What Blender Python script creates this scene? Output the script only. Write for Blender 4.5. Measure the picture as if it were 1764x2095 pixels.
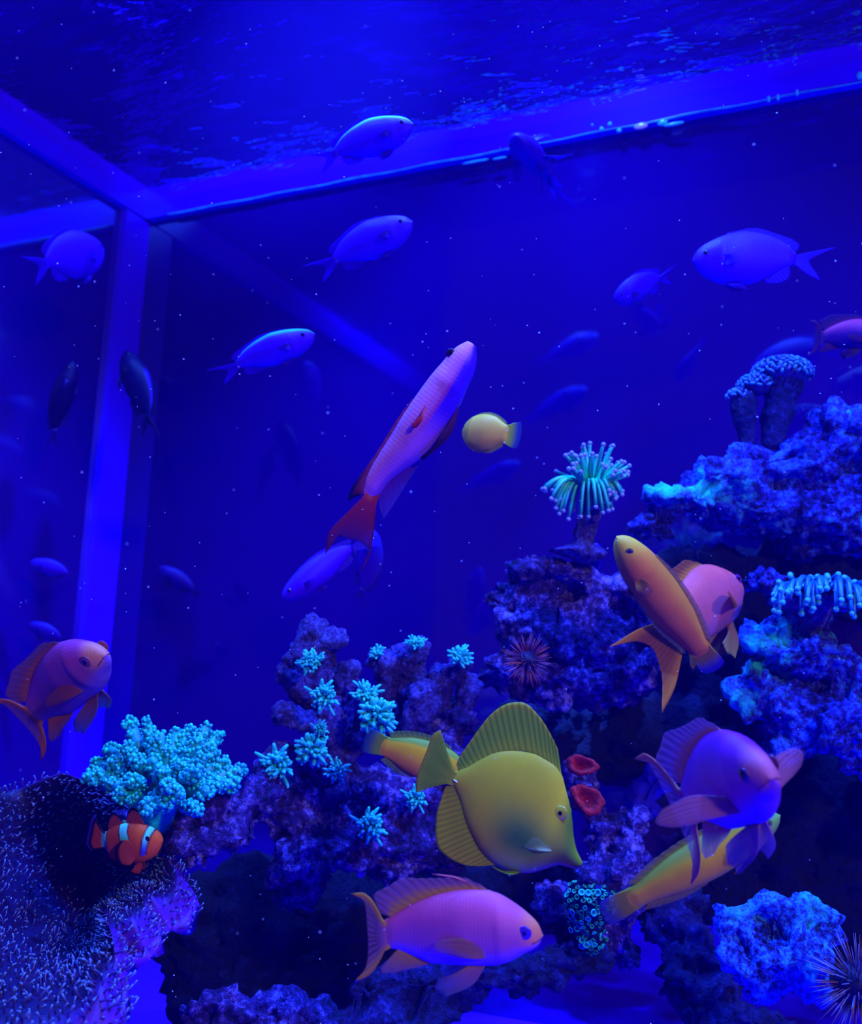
import bpy, bmesh, math, random
import numpy as np
from mathutils import Vector, Matrix, noise

# ------------------------------------------------------------------ scene, camera, world, light
for o in list(bpy.data.objects):
    bpy.data.objects.remove(o)
SC = bpy.context.scene
COL = SC.collection
IMW, IMH, F = 1764.0, 2095.0, 2200.0
ZS = 0.973                                     # height of the water surface above the tank floor
CAM = np.array((0.978, -1.09, 0.31))
up_c = np.array((0.042, 0.984, -0.175)); up_c /= np.linalg.norm(up_c)
ax_c = np.array((0.905, 0.036, 0.423)); ax_c -= up_c * (ax_c @ up_c); ax_c /= np.linalg.norm(ax_c)
ay_c = np.cross(up_c, ax_c)
RCW = np.array((ax_c, ay_c, up_c))             # camera vector -> world vector
cam_d = bpy.data.cameras.new('camera'); cam = bpy.data.objects.new('camera', cam_d); COL.objects.link(cam)
M4 = np.eye(4); M4[:3, :3] = RCW; M4[:3, 3] = CAM
cam.matrix_world = Matrix(M4.tolist())
cam_d.sensor_fit = 'HORIZONTAL'; cam_d.sensor_width = 36.0; cam_d.lens = F / IMW * 36.0
cam_d.clip_start = 0.01; cam_d.clip_end = 50
cam_d.dof.use_dof = True; cam_d.dof.focus_distance = 0.76; cam_d.dof.aperture_fstop = 9.0
SC.camera = cam
vs = SC.view_settings
vs.view_transform = 'Standard'; vs.look = 'None'; vs.gamma = 1.0; vs.use_curve_mapping = False; vs.exposure = 0.0
SC.cycles.use_light_tree = False
SC.cycles.max_bounces = 4; SC.cycles.diffuse_bounces = 1; SC.cycles.glossy_bounces = 2
SC.cycles.transmission_bounces = 2; SC.cycles.transparent_max_bounces = 12; SC.cycles.volume_bounces = 0

# the dim room the tank stands in, with an unseen warm fill added behind the viewer to the right
w = bpy.data.worlds.new('room'); SC.world = w; w.use_nodes = True
w.node_tree.nodes['Background'].inputs[0].default_value = (1.0, 0.5, 0.75, 1)
w.node_tree.nodes['Background'].inputs[1].default_value = 0.02

def spot(name, loc, aim, power, color, size, blend, radius):
    d = bpy.data.lights.new(name, 'SPOT'); d.energy = power; d.color = color
    d.spot_size = math.radians(size); d.spot_blend = blend; d.shadow_soft_size = radius
    o = bpy.data.objects.new(name, d); COL.objects.link(o); o.location = loc
    o.rotation_euler = (Vector(aim) - Vector(loc)).to_track_quat('-Z', 'Y').to_euler()
BLUE = (0.030, 0.105, 1.0)
spot('reef_lamp', (0.62, -0.30, ZS + 0.38), (0.60, -0.36, 0.0), 280, BLUE, 92, 0.6, 0.03)
spot('reef_lamp', (1.24, -0.58, ZS + 0.38), (1.15, -0.45, 0.0), 340, BLUE, 92, 0.6, 0.03)
spot('reef_lamp', (0.30, -0.62, ZS + 0.38), (0.34, -0.60, 0.0), 190, BLUE, 96, 0.6, 0.03)

spot('front_fill_light', (1.42, -0.92, ZS + 0.3), (0.75, -0.1, 0.10), 60, BLUE, 72, 0.8, 0.04)  # added blue fill for the sides facing the viewer
spot('back_glow_light', (0.42, -0.085, ZS + 0.27), (0.42, -0.03, 0.0), 110, BLUE, 24, 1.0, 0.02)  # added to put a bright column on the back pane
spot('back_glow_light', (0.66, -0.085, ZS + 0.27), (0.65, -0.04, 0.0), 900, BLUE, 11, 1.0, 0.02)  # added to brighten the low gap behind the reef
spot('surface_glow_light', (0.36, -0.56, ZS + 0.30), (0.24, 0.0, ZS + 0.14), 190, BLUE, 52, 1.0, 0.01)  # added for the glow seen through the water surface
spot('room_fill_light', (3.7, -2.4, 1.6), (0.95, -0.5, 0.35), 165, (1.0, 0.92, 0.55), 50, 0.5, 0.15)  # added warm front fill, kept out of the pane mirrors

# ------------------------------------------------------------------ pixel <-> place
def ray(px, py):
    return RCW @ np.array(((px - IMW / 2) / F, (IMH / 2 - py) / F, -1.0))
def P(px, py, d):
    return CAM + ray(px, py) * d
def cv(x, y, z=0.0):                            # direction given as right, up, towards the viewer
    v = RCW @ np.array((x, y, z)); return v / np.linalg.norm(v)

# ------------------------------------------------------------------ helpers
def empty(name, loc=(0, 0, 0), label=None, cat=None, group=None, rot=None):
    o = bpy.data.objects.new(name, None); COL.objects.link(o)
    o.empty_display_size = 0.02
    m = np.eye(4); m[:3, 3] = loc
    if rot is not None: m[:3, :3] = rot
    o.matrix_world = Matrix(m.tolist())
    return tag(o, label, cat, group)
def tag(o, label=None, cat=None, group=None, kind=None):
    if label: o['label'] = label
    if cat: o['category'] = cat
    if group: o['group'] = group
    if kind: o['kind'] = kind
    return o
def new_mesh(name, V, Fc, cols=None, vec=None, smooth=True):
    me = bpy.data.meshes.new(name)
    me.from_pydata([tuple(v) for v in V], [], Fc)
    if smooth: me.shade_smooth()
    if cols is not None:
        c = np.asarray(cols, float)
        if c.shape[1] == 3: c = np.hstack((c, np.ones((len(c), 1))))
        a = me.color_attributes.new('Col', 'FLOAT_COLOR', 'POINT'); a.data.foreach_set('color', c.ravel())
    if vec is not None:
        a = me.attributes.new('sc', 'FLOAT_VECTOR', 'POINT'); a.data.foreach_set('vector', np.asarray(vec, float).ravel())
    me.update()
    return me
def obj(name, me, mat=None, parent=None, loc=None):
    o = bpy.data.objects.new(name, me); COL.objects.link(o)
    if mat is not None and not me.materials: me.materials.append(mat)
    if parent is not None: o.parent = parent
    if loc is not None: o.location = loc
    return o
class MB:
    def __init__(s): s.v = []; s.f = []; s.c = []; s.n = 0
    def add(s, V, Fc, col=None):
        V = np.asarray(V, float); s.v.append(V)
        s.f += [tuple(i + s.n for i in f) for f in Fc]; s.n += len(V)
        if col is not None:
            c = np.asarray(col, float); s.c.append(np.tile(c, (len(V), 1)) if c.ndim == 1 else c)
    def mesh(s, name, smooth=True):
        return new_mesh(name, np.vstack(s.v), s.f, np.vstack(s.c) if s.c else None, smooth=smooth)
def lin(c):
    c = np.asarray(c, float) / 255.0
    return np.where(c <= 0.04045, c / 12.92, ((c + 0.055) / 1.055) ** 2.4)
LREF = np.array((0.30, 0.36, 2.2))
def A(r, g, b):                                 # surface colour that shows about this value under the tank light
    return np.clip(lin((r, g, b)) / LREF, 0.0, 0.92)
def pchip(xs, ys, x):
    xs = np.asarray(xs, float); ys = np.asarray(ys, float); x = np.clip(np.asarray(x, float), xs[0], xs[-1])
    h = np.diff(xs); d = np.diff(ys) / h; m = np.zeros(len(xs)); m[0], m[-1] = d[0], d[-1]
    for i in range(1, len(xs) - 1):
        if d[i - 1] * d[i] > 0:
            w1 = 2 * h[i] + h[i - 1]; w2 = h[i] + 2 * h[i - 1]
            m[i] = (w1 + w2) / (w1 / d[i - 1] + w2 / d[i])
    k = np.clip(np.searchsorted(xs, x, 'right') - 1, 0, len(h) - 1)
    t = (x - xs[k]) / h[k]
    return ((2*t**3 - 3*t**2 + 1) * ys[k] + (t**3 - 2*t**2 + t) * h[k] * m[k] + (-2*t**3 + 3*t**2) * ys[k+1] + (t**3 - t**2) * h[k] * m[k+1])
def sstep(a, b, x):
    t = np.clip((np.asarray(x, float) - a) / (b - a), 0, 1); return t * t * (3 - 2 * t)
def mixc(a, b, t):
    t = np.asarray(t, float)
    if t.ndim: t = t[:, None]
    return np.asarray(a) * (1 - t) + np.asarray(b) * t
def tube(pts, rad, n=6, cap=True):              # swept round bar, closed at both ends
    pts = np.asarray(pts, float); rad = np.broadcast_to(np.asarray(rad, float), (len(pts),))
    T = np.gradient(pts, axis=0); T /= np.linalg.norm(T, axis=1)[:, None] + 1e-12
    ref = np.array((0.0, 0.0, 1.0)) if abs(T[0][2]) < 0.9 else np.array((1.0, 0.0, 0.0))
    V = []
    u = np.cross(T[0], ref); u /= np.linalg.norm(u)
    an = np.arange(n) * 2 * math.pi / n
    for p, t, r in zip(pts, T, rad):
        u = u - t * (u @ t); u /= np.linalg.norm(u) + 1e-12; w2 = np.cross(t, u)
        V.append(p + r * (np.cos(an)[:, None] * u + np.sin(an)[:, None] * w2))
    V = np.vstack(V); Fc = []
    for i in range(len(pts) - 1):
        for k in range(n):
            a, b = i * n + k, i * n + (k + 1) % n
            Fc.append((a, b, b + n, a + n))
    if cap:
        V = np.vstack((V, pts[:1], pts[-1:])); m = len(V)
        for k in range(n):
            Fc.append((m - 2, (k + 1) % n, k)); q = (len(pts) - 1) * n
            Fc.append((m - 1, q + k, q + (k + 1) % n))
    return V, Fc
_ico = {}
def ico(sub):
    if sub not in _ico:
        bm = bmesh.new(); bmesh.ops.create_icosphere(bm, subdivisions=sub, radius=1.0)
        bm.verts.ensure_lookup_table()
        _ico[sub] = (np.array([v.co[:] for v in bm.verts]), [tuple(v.index for v in f.verts) for f in bm.faces]); bm.free()
    return _ico[sub]
def box_vf(lo, hi):
    x0, y0, z0 = lo; x1, y1, z1 = hi
    V = [(x0,y0,z0),(x1,y0,z0),(x1,y1,z0),(x0,y1,z0),(x0,y0,z1),(x1,y0,z1),(x1,y1,z1),(x0,y1,z1)]
    return np.array(V), [(0,3,2,1),(4,5,6,7),(0,1,5,4),(1,2,6,5),(2,3,7,6),(3,0,4,7)]

# ------------------------------------------------------------------ materials
def mat(name):
    m = bpy.data.materials.new(name); m.use_nodes = True
    return m, m.node_tree.nodes, m.node_tree.links, m.node_tree.nodes['Principled BSDF']
def ramp(n, pts):
    r = n.new('ShaderNodeValToRGB'); e = r.color_ramp.elements
    while len(e) < len(pts): e.new(0.5)
    for i, (p, c) in enumerate(pts):
        e[i].position = p; e[i].color = (*c[:3], 1)
    return r
def nz(n, l, scale, detail=4, rough=0.6, coord='Object', vec=None):
    t = n.new('ShaderNodeTexNoise'); t.inputs['Scale'].default_value = scale
    t.inputs['Detail'].default_value = detail; t.inputs['Roughness'].default_value = rough
    if vec is None:
        tc = n.new('ShaderNodeTexCoord'); vec = tc.outputs[coord]
    l.new(vec, t.inputs['Vector']); return t
def bump(n, l, h, strength, dist, bsdf):
    b = n.new('ShaderNodeBump'); b.inputs['Strength'].default_value = strength; b.inputs['Distance'].default_value = dist
    l.new(h, b.inputs['Height']); l.new(b.outputs[0], bsdf.inputs['Normal']); return b
def plain(name, c, rough=0.5, spec=0.4, nscale=60, var=0.25, bmp=0.2, bdist=0.001):
    m, n, l, b = mat(name)
    t = nz(n, l, nscale)
    r = ramp(n, [(0.3, np.asarray(c) * (1 - var)), (0.7, np.minimum(np.asarray(c) * (1 + var), 1))])
    l.new(t.outputs['Fac'], r.inputs[0]); l.new(r.outputs[0], b.inputs['Base Color'])
    b.inputs['Roughness'].default_value = rough; b.inputs['Specular IOR Level'].default_value = spec
    if bmp: bump(n, l, t.outputs['Fac'], bmp, bdist, b)
    return m
def rock_mat(name, dark, mid, light, lo=0.40, hi=0.62, speck=None, spk=0.66, scale=22):
    m, n, l, b = mat(name)
    t1 = nz(n, l, scale, 8, 0.68); t2 = nz(n, l, scale * 8, 5, 0.7)
    mx = n.new('ShaderNodeMath'); mx.operation = 'MULTIPLY_ADD'; mx.inputs[1].default_value = 0.45
    l.new(t2.outputs['Fac'], mx.inputs[0])
    m2 = n.new('ShaderNodeMath'); m2.operation = 'MULTIPLY'; m2.inputs[1].default_value = 0.55
    l.new(t1.outputs['Fac'], m2.inputs[0]); l.new(m2.outputs[0], mx.inputs[2])
    r = ramp(n, [(lo, dark), ((lo + hi) / 2, mid), (hi, light)])
    l.new(mx.outputs[0], r.inputs[0])
    out = r.outputs[0]
    if speck is not None:
        t3 = nz(n, l, scale * 0.55, 6, 0.65)
        r3 = ramp(n, [(spk, (0, 0, 0)), (spk + 0.07, (1, 1, 1))]); l.new(t3.outputs['Fac'], r3.inputs[0])
        mm = n.new('ShaderNodeMix'); mm.data_type = 'RGBA'
        l.new(r3.outputs[0], mm.inputs['Factor']); l.new(out, mm.inputs['A']); mm.inputs['B'].default_value = (*speck, 1)
        out = mm.outputs['Result']
    l.new(out, b.inputs['Base Color'])
    b.inputs['Roughness'].default_value = 0.7; b.inputs['Specular IOR Level'].default_value = 0.25
    bump(n, l, mx.outputs[0], 1.0, 0.012, b)
    return m
def attr_mat(name, rough=0.45, spec=0.35, scale_bump=0.0, nvar=0.15, nscale=40, fine=0.0):
    m, n, l, b = mat(name)
    a = n.new('ShaderNodeVertexColor'); a.layer_name = 'Col'
    t = nz(n, l, nscale, 4)
    r = ramp(n, [(0.3, (1 - nvar,) * 3), (0.7, (1 + nvar,) * 3)])
    l.new(t.outputs['Fac'], r.inputs[0])
    mm = n.new('ShaderNodeMix'); mm.data_type = 'RGBA'; mm.blend_type = 'MULTIPLY'; mm.inputs['Factor'].default_value = 1
    l.new(a.outputs['Color'], mm.inputs['A']); l.new(r.outputs[0], mm.inputs['B'])
    l.new(mm.outputs['Result'], b.inputs['Base Color'])
    b.inputs['Roughness'].default_value = rough; b.inputs['Specular IOR Level'].default_value = spec
    if scale_bump:
        at = n.new('ShaderNodeAttribute'); at.attribute_name = 'sc'
        v = n.new('ShaderNodeTexVoronoi'); v.feature = 'F1'; v.inputs['Scale'].default_value = 1.0; v.inputs['Randomness'].default_value = 0.25
        l.new(at.outputs['Vector'], v.inputs['Vector'])
        bump(n, l, v.outputs['Distance'], scale_bump, -0.0007, b)
    elif fine:
        bump(n, l, t.outputs['Fac'], fine, 0.002, b)
    return m
def fin_mat(name, alpha=0.25):
    m, n, l, b = mat(name)
    a = n.new('ShaderNodeVertexColor'); a.layer_name = 'Col'
    l.new(a.outputs['Color'], b.inputs['Base Color'])
    b.inputs['Roughness'].default_value = 0.5; b.inputs['Specular IOR Level'].default_value = 0.25
    tr = n.new('ShaderNodeBsdfTransparent'); mx = n.new('ShaderNodeMixShader')
    tl = n.new('ShaderNodeBsdfTranslucent'); l.new(a.outputs['Color'], tl.inputs['Color'])
    m2 = n.new('ShaderNodeMixShader'); m2.inputs[0].default_value = 0.4
    l.new(b.outputs[0], m2.inputs[1]); l.new(tl.outputs[0], m2.inputs[2])
    k = n.new('ShaderNodeMath'); k.operation = 'MULTIPLY'; k.inputs[1].default_value = alpha
    l.new(a.outputs['Alpha'], k.inputs[0])       # alpha channel: how clear the membrane is
    l.new(k.outputs[0], mx.inputs[0]); l.new(m2.outputs[0], mx.inputs[1]); l.new(tr.outputs[0], mx.inputs[2])
    l.new(mx.outputs[0], n['Material Output'].inputs['Surface'])
    return m

# ------------------------------------------------------------------ the tank
def pane_mat(name, base, mirror, rough):
    m, n, l, b = mat(name)
    t = nz(n, l, 3.0, 3)
    r = ramp(n, [(0.3, np.asarray(base) * 0.85), (0.7, np.asarray(base) * 1.15)])
    l.new(t.outputs['Fac'], r.inputs[0]); l.new(r.outputs[0], b.inputs['Base Color'])
    b.inputs['Roughness'].default_value = 0.6; b.inputs['Specular IOR Level'].default_value = 0.0
    g = n.new('ShaderNodeBsdfGlossy'); g.inputs['Roughness'].default_value = rough; g.inputs['Color'].default_value = (0.9, 0.95, 1, 1)
    mx = n.new('ShaderNodeMixShader'); mx.inputs[0].default_value = mirror
    l.new(b.outputs[0], mx.inputs[1]); l.new(g.outputs[0], mx.inputs[2])
    l.new(mx.outputs[0], n['Material Output'].inputs['Surface'])
    return m
TX, TY = 2.3, -1.0
def slab(name, lo, hi, m, kind='structure'):
    V, Fc = box_vf(lo, hi)
    return tag(obj(name, new_mesh(name, V, Fc, smooth=False), m), kind=kind)
M_back = pane_mat('back_pane', (0.015, 0.0, 0.085), 0.14, 0.06)
M_left = pane_mat('left_pane', (0.022, 0.0, 0.19), 0.30, 0.06)  # brighter base than the back pane puts its lit look into the colour
slab('wall_back', (-0.02, 0.0, 0), (TX, 0.02, ZS + 0.02), M_back)
slab('wall_left', (-0.02, TY, 0), (0.0, 0.0, ZS + 0.02), M_left)
slab('wall_right', (TX, TY, 0), (TX + 0.02, 0.02, ZS + 0.4), M_back)
M_floor = plain('pale_sand', (0.10, 0.004, 0.88), 0.9, 0.1, 140, 0.2, 0.4, 0.002)
slab('floor', (-0.02, TY, -0.03), (TX + 0.02, 0.02, 0.0), M_floor)
M_dark_panel = plain('added_dark_panel', (0.008, 0.0, 0.05), 0.8, 0.1, 20, 0.1, 0)
slab('trim_5', (-0.02, 0.0, ZS + 0.02), (TX, 0.02, ZS + 0.4), M_dark_panel)      # dark panel added over the back pane to darken the view above water
slab('trim_6', (-0.02, TY, ZS + 0.02), (0.0, 0.0, ZS + 0.4), M_dark_panel)      # matching dark panel added over the left pane
slab('dark_cover', (-0.02, TY, ZS + 0.4), (TX + 0.02, 0.02, ZS + 0.42), M_dark_panel)  # unseen dark cover added to keep the room from showing through the surface

M_trim, n, l, b = mat('brace_glass')
t = nz(n, l, 5, 3)
r = ramp(n, [(0.3, (0.055, 0.0, 0.85)), (0.7, (0.065, 0.002, 0.97))]); l.new(t.outputs['Fac'], r.inputs[0])
l.new(r.outputs[0], b.inputs['Base Color']); b.inputs['Roughness'].default_value = 0.25; b.inputs['Specular IOR Level'].default_value = 0.4
BH = 0.024
slab('trim_1', (0.012, -0.012, ZS - BH), (TX, 0.0, ZS + 0.02), M_trim)          # back rim brace
slab('trim_2', (0.0, TY, ZS - BH), (0.012, -0.012, ZS + 0.02), M_trim)          # left rim brace
slab('trim_3', (0.0, -0.048, 0.0), (0.010, 0.0, ZS - BH - 0.001), M_trim)       # corner joint strip

rnd = random.Random(4); xs = np.linspace(0.05, TX - .02, 260)
pts = np.stack((xs, np.full(260, -0.0125), ZS - BH - 0.0003 + 0.0006 * np.sin(xs * 60)), 1)
V, Fc = tube(pts, 0.0008 + 0.0007 * np.abs(np.sin(xs * 23) * np.sin(xs * 9 + 1)), 6)
M_edge_highlight = plain('rim_edge_highlight', (0.03, 0.45, 0.95), 0.2, 0.6, 60, 0.5, 0)  # bright cyan tube models the lit lower edge of the brace
tag(obj('trim_4', new_mesh('trim_4', V, Fc), M_edge_highlight), kind='structure')
def trim_pt(px, py):                            # where a sight line meets the front of the back brace
    r_ = ray(px, py); return CAM + r_ * ((-0.0125 - CAM[1]) / r_[1])
M_glint = plain('glint_cyan', (0.05, 0.75, 0.95), 0.15, 0.7, 60, 0.2, 0); M_glint_pale = plain('glint_pale', (0.75, 0.55, 0.8), 0.15, 0.7, 60, 0.2, 0)
V0, F0 = ico(2)
glints = sorted([(1231,264,4,5,0),(1248,254,4,5,0),(1267,267,5,5,0),(1212,256,2,3,0),(1311,258,14,7,1),(1356,251,10,7,0),(1379,254,20,4,0),(1573,203,3,7,0),(1592,200,3,7,0),(1631,190,3,7,0),(1760,155,7,8,0),(972,331,30,2.5,0),(1022,324,16,2,0)])  # small bright ellipsoids modelled as highlights along the rim band
NTH = ('long cyan glint, leftmost on the bright rim band', 'shorter cyan glint, second from the left on the rim band', 'faint tiny glint, third from the left on the rim band', 'cyan glint, fourth from the left on the rim band', 'cyan glint, fifth from the left on the rim band', 'cyan glint just left of the pale pinkish one on the rim band',
       'pale pinkish glint on the bright rim band', 'round cyan glint just right of the pale pinkish one on the rim band', 'wide bright cyan glint right of the pinkish one, lower edge of the rim band', 'upright cyan glint, fourth from the right end of the rim band', 'upright cyan glint, third from the right end of the rim band', 'upright cyan glint, second from the right end of the rim band', 'cyan glint at the right picture edge on the rim band')
for (px, py, rx, rz, m_), lab in zip(glints, NTH):
    p = trim_pt(px, py); k_ = np.linalg.norm(p - CAM) / F
    tag(obj('rim_glint', new_mesh('rim_glint', V0 * np.array((rx, 3, rz)) * k_, F0), M_glint_pale if m_ else M_glint, loc=p), lab, 'drop', 'drops on the rim band')

# rippled water surface
M_surf, n, l, b = mat('water_surface')
tc = n.new('ShaderNodeTexCoord'); mp = n.new('ShaderNodeMapping'); mp.inputs['Scale'].default_value = (1.0, 2.6, 1.0)
mp.inputs['Rotation'].default_value = (0, 0, 0.35)
l.new(tc.outputs['Object'], mp.inputs[0])
t = nz(n, l, 16, 3, 0.5, vec=mp.outputs[0])
bp = n.new('ShaderNodeBump'); bp.inputs['Strength'].default_value = 0.30; bp.inputs['Distance'].default_value = 0.02
l.new(t.outputs['Fac'], bp.inputs['Height'])
g = n.new('ShaderNodeBsdfGlossy'); g.inputs['Roughness'].default_value = 0.03; g.inputs['Color'].default_value = (0.8, 0.85, 1, 1)
l.new(bp.outputs[0], g.inputs['Normal'])
tr = n.new('ShaderNodeBsdfTransparent'); tr.inputs['Color'].default_value = (1, 1, 1, 1)
mx = n.new('ShaderNodeMixShader'); mx.inputs[0].default_value = 0.45
l.new(tr.outputs[0], mx.inputs[1]); l.new(g.outputs[0], mx.inputs[2]); l.new(mx.outputs[0], n['Material Output'].inputs['Surface'])
n.remove(b)
nx, ny = 150, 90
gx, gy = np.meshgrid(np.linspace(0.0, TX, nx), np.linspace(TY, 0.0, ny))
gz = ZS + 0.0016 * np.sin(gx * 31 + gy * 17) * np.sin(gy * 43 - gx * 9) + 0.001 * np.sin(gx * 70 - gy * 55)
V = np.stack((gx.ravel(), gy.ravel(), gz.ravel()), 1)
Fc = [(j*nx+i, j*nx+i+1, (j+1)*nx+i+1, (j+1)*nx+i) for j in range(ny-1) for i in range(nx-1)]
tag(obj('water_surface', new_mesh('water_surface', V, Fc), M_surf), 'rippled water surface mirroring the tank from below', 'water', kind='structure')

# the faintly milky water itself
M_haze = bpy.data.materials.new('water_haze'); M_haze.use_nodes = True
n, l = M_haze.node_tree.nodes, M_haze.node_tree.links; n.remove(n['Principled BSDF'])
sc_ = n.new('ShaderNodeVolumeScatter'); sc_.inputs['Color'].default_value = (0.03, 0.0, 1.0, 1)
sc_.inputs['Density'].default_value = 0.04; sc_.inputs['Anisotropy'].default_value = 0.25
l.new(sc_.outputs[0], n['Material Output'].inputs['Volume'])
V, Fc = box_vf((0.001, TY + 0.001, 0.001), (TX - 0.001, -0.001, ZS - 0.004))
tag(obj('water_haze', new_mesh('water_haze', V, Fc, smooth=False), M_haze), 'faintly milky blue water filling the tank', 'water', kind='structure')

# ------------------------------------------------------------------ reef rock
def capsule(p0, p1, r0, r1, k=7):
    return [(np.asarray(p0) + (np.asarray(p1) - np.asarray(p0)) * t, (r0 + (r1 - r0) * t,) * 3) for t in np.linspace(0, 1, k)]
def blob_mesh(name, blobs, voxel, amps, seed, pits=0.0, pit_scale=40.0, org=None):
    """Balls fused by a voxel remesh, then eroded with several octaves of noise. amps: (scale, amount) pairs."""
    V0, F0 = ico(3); mb = MB()
    for c, r in blobs: mb.add(np.asarray(c) + V0 * np.asarray(r), F0)
    me = mb.mesh('tmp'); o = bpy.data.objects.new('tmp', me); COL.objects.link(o)
    md = o.modifiers.new('r', 'REMESH'); md.mode = 'VOXEL'; md.voxel_size = voxel; md.use_smooth_shade = True
    dg = bpy.context.evaluated_depsgraph_get()
    res = bpy.data.meshes.new_from_object(o.evaluated_get(dg))
    bpy.data.objects.remove(o); bpy.data.meshes.remove(me)
    nv = len(res.vertices); co = np.empty(nv * 3); no = np.empty(nv * 3)
    res.vertices.foreach_get('co', co); res.vertices.foreach_get('normal', no)
    co = co.reshape(-1, 3); no = no.reshape(-1, 3)
    off = Vector((seed * 3.17, seed * 1.31, -seed * 2.03)); d = np.zeros(nv)
    fr = noise.fractal; tb = noise.turbulence; vor = noise.voronoi
    for i in range(nv):
        p = Vector(co[i]) + off; s = 0.0
        s = amps[0][1] * fr(p * amps[0][0], 0.9, 2.1, 3)
        for sc, am in amps[1:]: s += am * (tb(p * sc, 2, True) - 0.5)
        if pits:
            f = vor(p * pit_scale)[0][0]
            if f < 0.42: s -= pits * (1 - f / 0.42) ** 0.6
        d[i] = s
    co = co + no * d[:, None]
    if org is not None: co = co - np.asarray(org)
    res.vertices.foreach_set('co', co.ravel()); res.update(); res.shade_smooth(); res.name = name
    return res
def pxblobs(L):                                 # (px, py, depth, rx, ry [, rdepth]) with radii in picture units
    out = []
    for q in L:
        x, y, d, rx, ry = q[:5]; k = d / F; rz = q[5] if len(q) > 5 else (rx + ry) / 2
        out.append((P(x, y, d), (math.sqrt((rx * .9) ** 2 + (rz * .45) ** 2) * k, math.sqrt((rz * .9) ** 2 + (rx * .3) ** 2) * k, ry * k)))
    return out
def rock(name, label, L, m, seed, voxel=0.0032, amp=1.0, pits=0.006, pit_scale=38.0, cat='rock'):
    bl = pxblobs(L); org = np.mean([b[0] for b in bl], 0); org[2] = min(b[0][2] - b[1][2] for b in bl)
    me = blob_mesh(name, bl, voxel, ((13, 0.014 * amp), (34, 0.016 * amp), (100, 0.009 * amp)), seed, pits, pit_scale, org)
    return tag(obj(name, me, m, loc=org), label, cat)
R_blue = rock_mat('rock_blue', (0.003, 0.001, 0.03), (0.03, 0.01, 0.35), (0.05, 0.20, 0.85), 0.41, 0.58, (0.02, 0.95, 0.95), 0.54)
R_bright = rock_mat('rock_bright_blue', (0.004, 0.002, 0.05), (0.03, 0.06, 0.60), (0.05, 0.45, 0.95), 0.40, 0.55, (0.02, 0.95, 0.95), 0.52, scale=30)
R_purple = rock_mat('rock_purple', (0.006, 0.002, 0.03), (0.06, 0.015, 0.18), (0.34, 0.22, 0.70), 0.41, 0.62, (0.10, 0.10, 0.7), 0.62)
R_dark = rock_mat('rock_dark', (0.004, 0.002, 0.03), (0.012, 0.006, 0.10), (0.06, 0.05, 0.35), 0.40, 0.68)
R_shade = rock_mat('rock_painted_shade', (0.002, 0.001, 0.012), (0.004, 0.002, 0.03), (0.02, 0.02, 0.12), 0.42, 0.72)  # near-black base puts cave shade into the rock colour

rock('reef_rock', 'craggy blue reef ledge rising to the upper right edge under the stalked coral',
     [(1330,1085,.97,55,38,60),(1395,1030,.97,75,45,90),(1480,990,.98,85,55,110),(1560,960,1.0,80,55,110),(1640,950,1.0,100,70,120),(1740,900,1.0,90,75,120),
      (1530,1050,1.0,110,50,110),(1660,1050,1.0,120,70,120),(1790,1000,1.0,110,120,120),(1700,1110,1.02,120,50,120),(1830,880,1.0,80,90,100),(1930,960,1.0,130,130,120),(2060,1020,1.0,120,140,120),(1900,1090,1.02,150,90,120)], R_blue, 11)
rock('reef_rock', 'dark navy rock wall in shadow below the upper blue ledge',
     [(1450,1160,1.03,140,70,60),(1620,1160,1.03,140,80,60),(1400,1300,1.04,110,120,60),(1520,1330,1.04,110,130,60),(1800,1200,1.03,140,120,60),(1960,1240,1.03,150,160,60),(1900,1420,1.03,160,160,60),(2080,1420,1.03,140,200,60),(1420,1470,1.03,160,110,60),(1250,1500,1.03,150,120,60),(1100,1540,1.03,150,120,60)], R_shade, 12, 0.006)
rock('reef_rock', 'pitted dark blue boulder under the torch coral',
     [(1005,1225,.96,32,36),(1085,1180,.96,50,45,80),(1160,1180,.96,70,32,80),(1240,1210,.97,75,50,90),(1300,1260,.98,65,60,90),(1070,1270,.96,70,75,90),(1180,1290,.97,110,90,90),
      (1030,1370,.96,50,45,80),(1130,1390,.97,110,70,90),(1280,1370,.98,90,75,90),(975,1395,.96,28,32,50)], R_purple, 13)
rock('reef_rock', 'bright blue encrusted boulder at right below the drooping hammer coral',
     [(1560,1190,.95,50,32),(1640,1260,.94,60,50),(1570,1300,.94,65,45),(1660,1340,.92,100,50),(1740,1390,.92,70,60),(1550,1410,.93,45,60),(1620,1450,.92,75,65),(1720,1480,.90,80,75),(1640,1520,.91,60,45),(1780,1540,.90,60,70),(1860,1500,.91,90,100),(1960,1560,.93,100,120),(1880,1640,.92,90,90),(1660,1230,.95,95,26)], R_blue, 14)
rock('reef_rock', 'purple crusted rock mound behind the tail of the yellow tang',
     [(560,1640,.90,50,60),(640,1610,.91,70,60),(740,1620,.91,80,55),(840,1640,.91,70,70),(660,1720,.90,110,80),(800,1740,.90,100,90),(600,1780,.91,70,70),(900,1720,.92,80,90),(900,1560,.94,70,70),(930,1470,.95,55,60),(870,1500,.95,60,60)], R_purple, 15)
rock('reef_rock', 'flat violet rock shelf holding the cyan leather coral',
     [(300,1680,.84,60,35,60),(380,1680,.82,70,45,60),(460,1655,.82,65,45,60),(530,1640,.83,45,50,60),(400,1745,.80,65,45,60),(490,1710,.81,55,38,60),(360,1780,.80,35,28,40),(540,1600,.85,30,40,50)], R_purple, 16)
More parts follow.
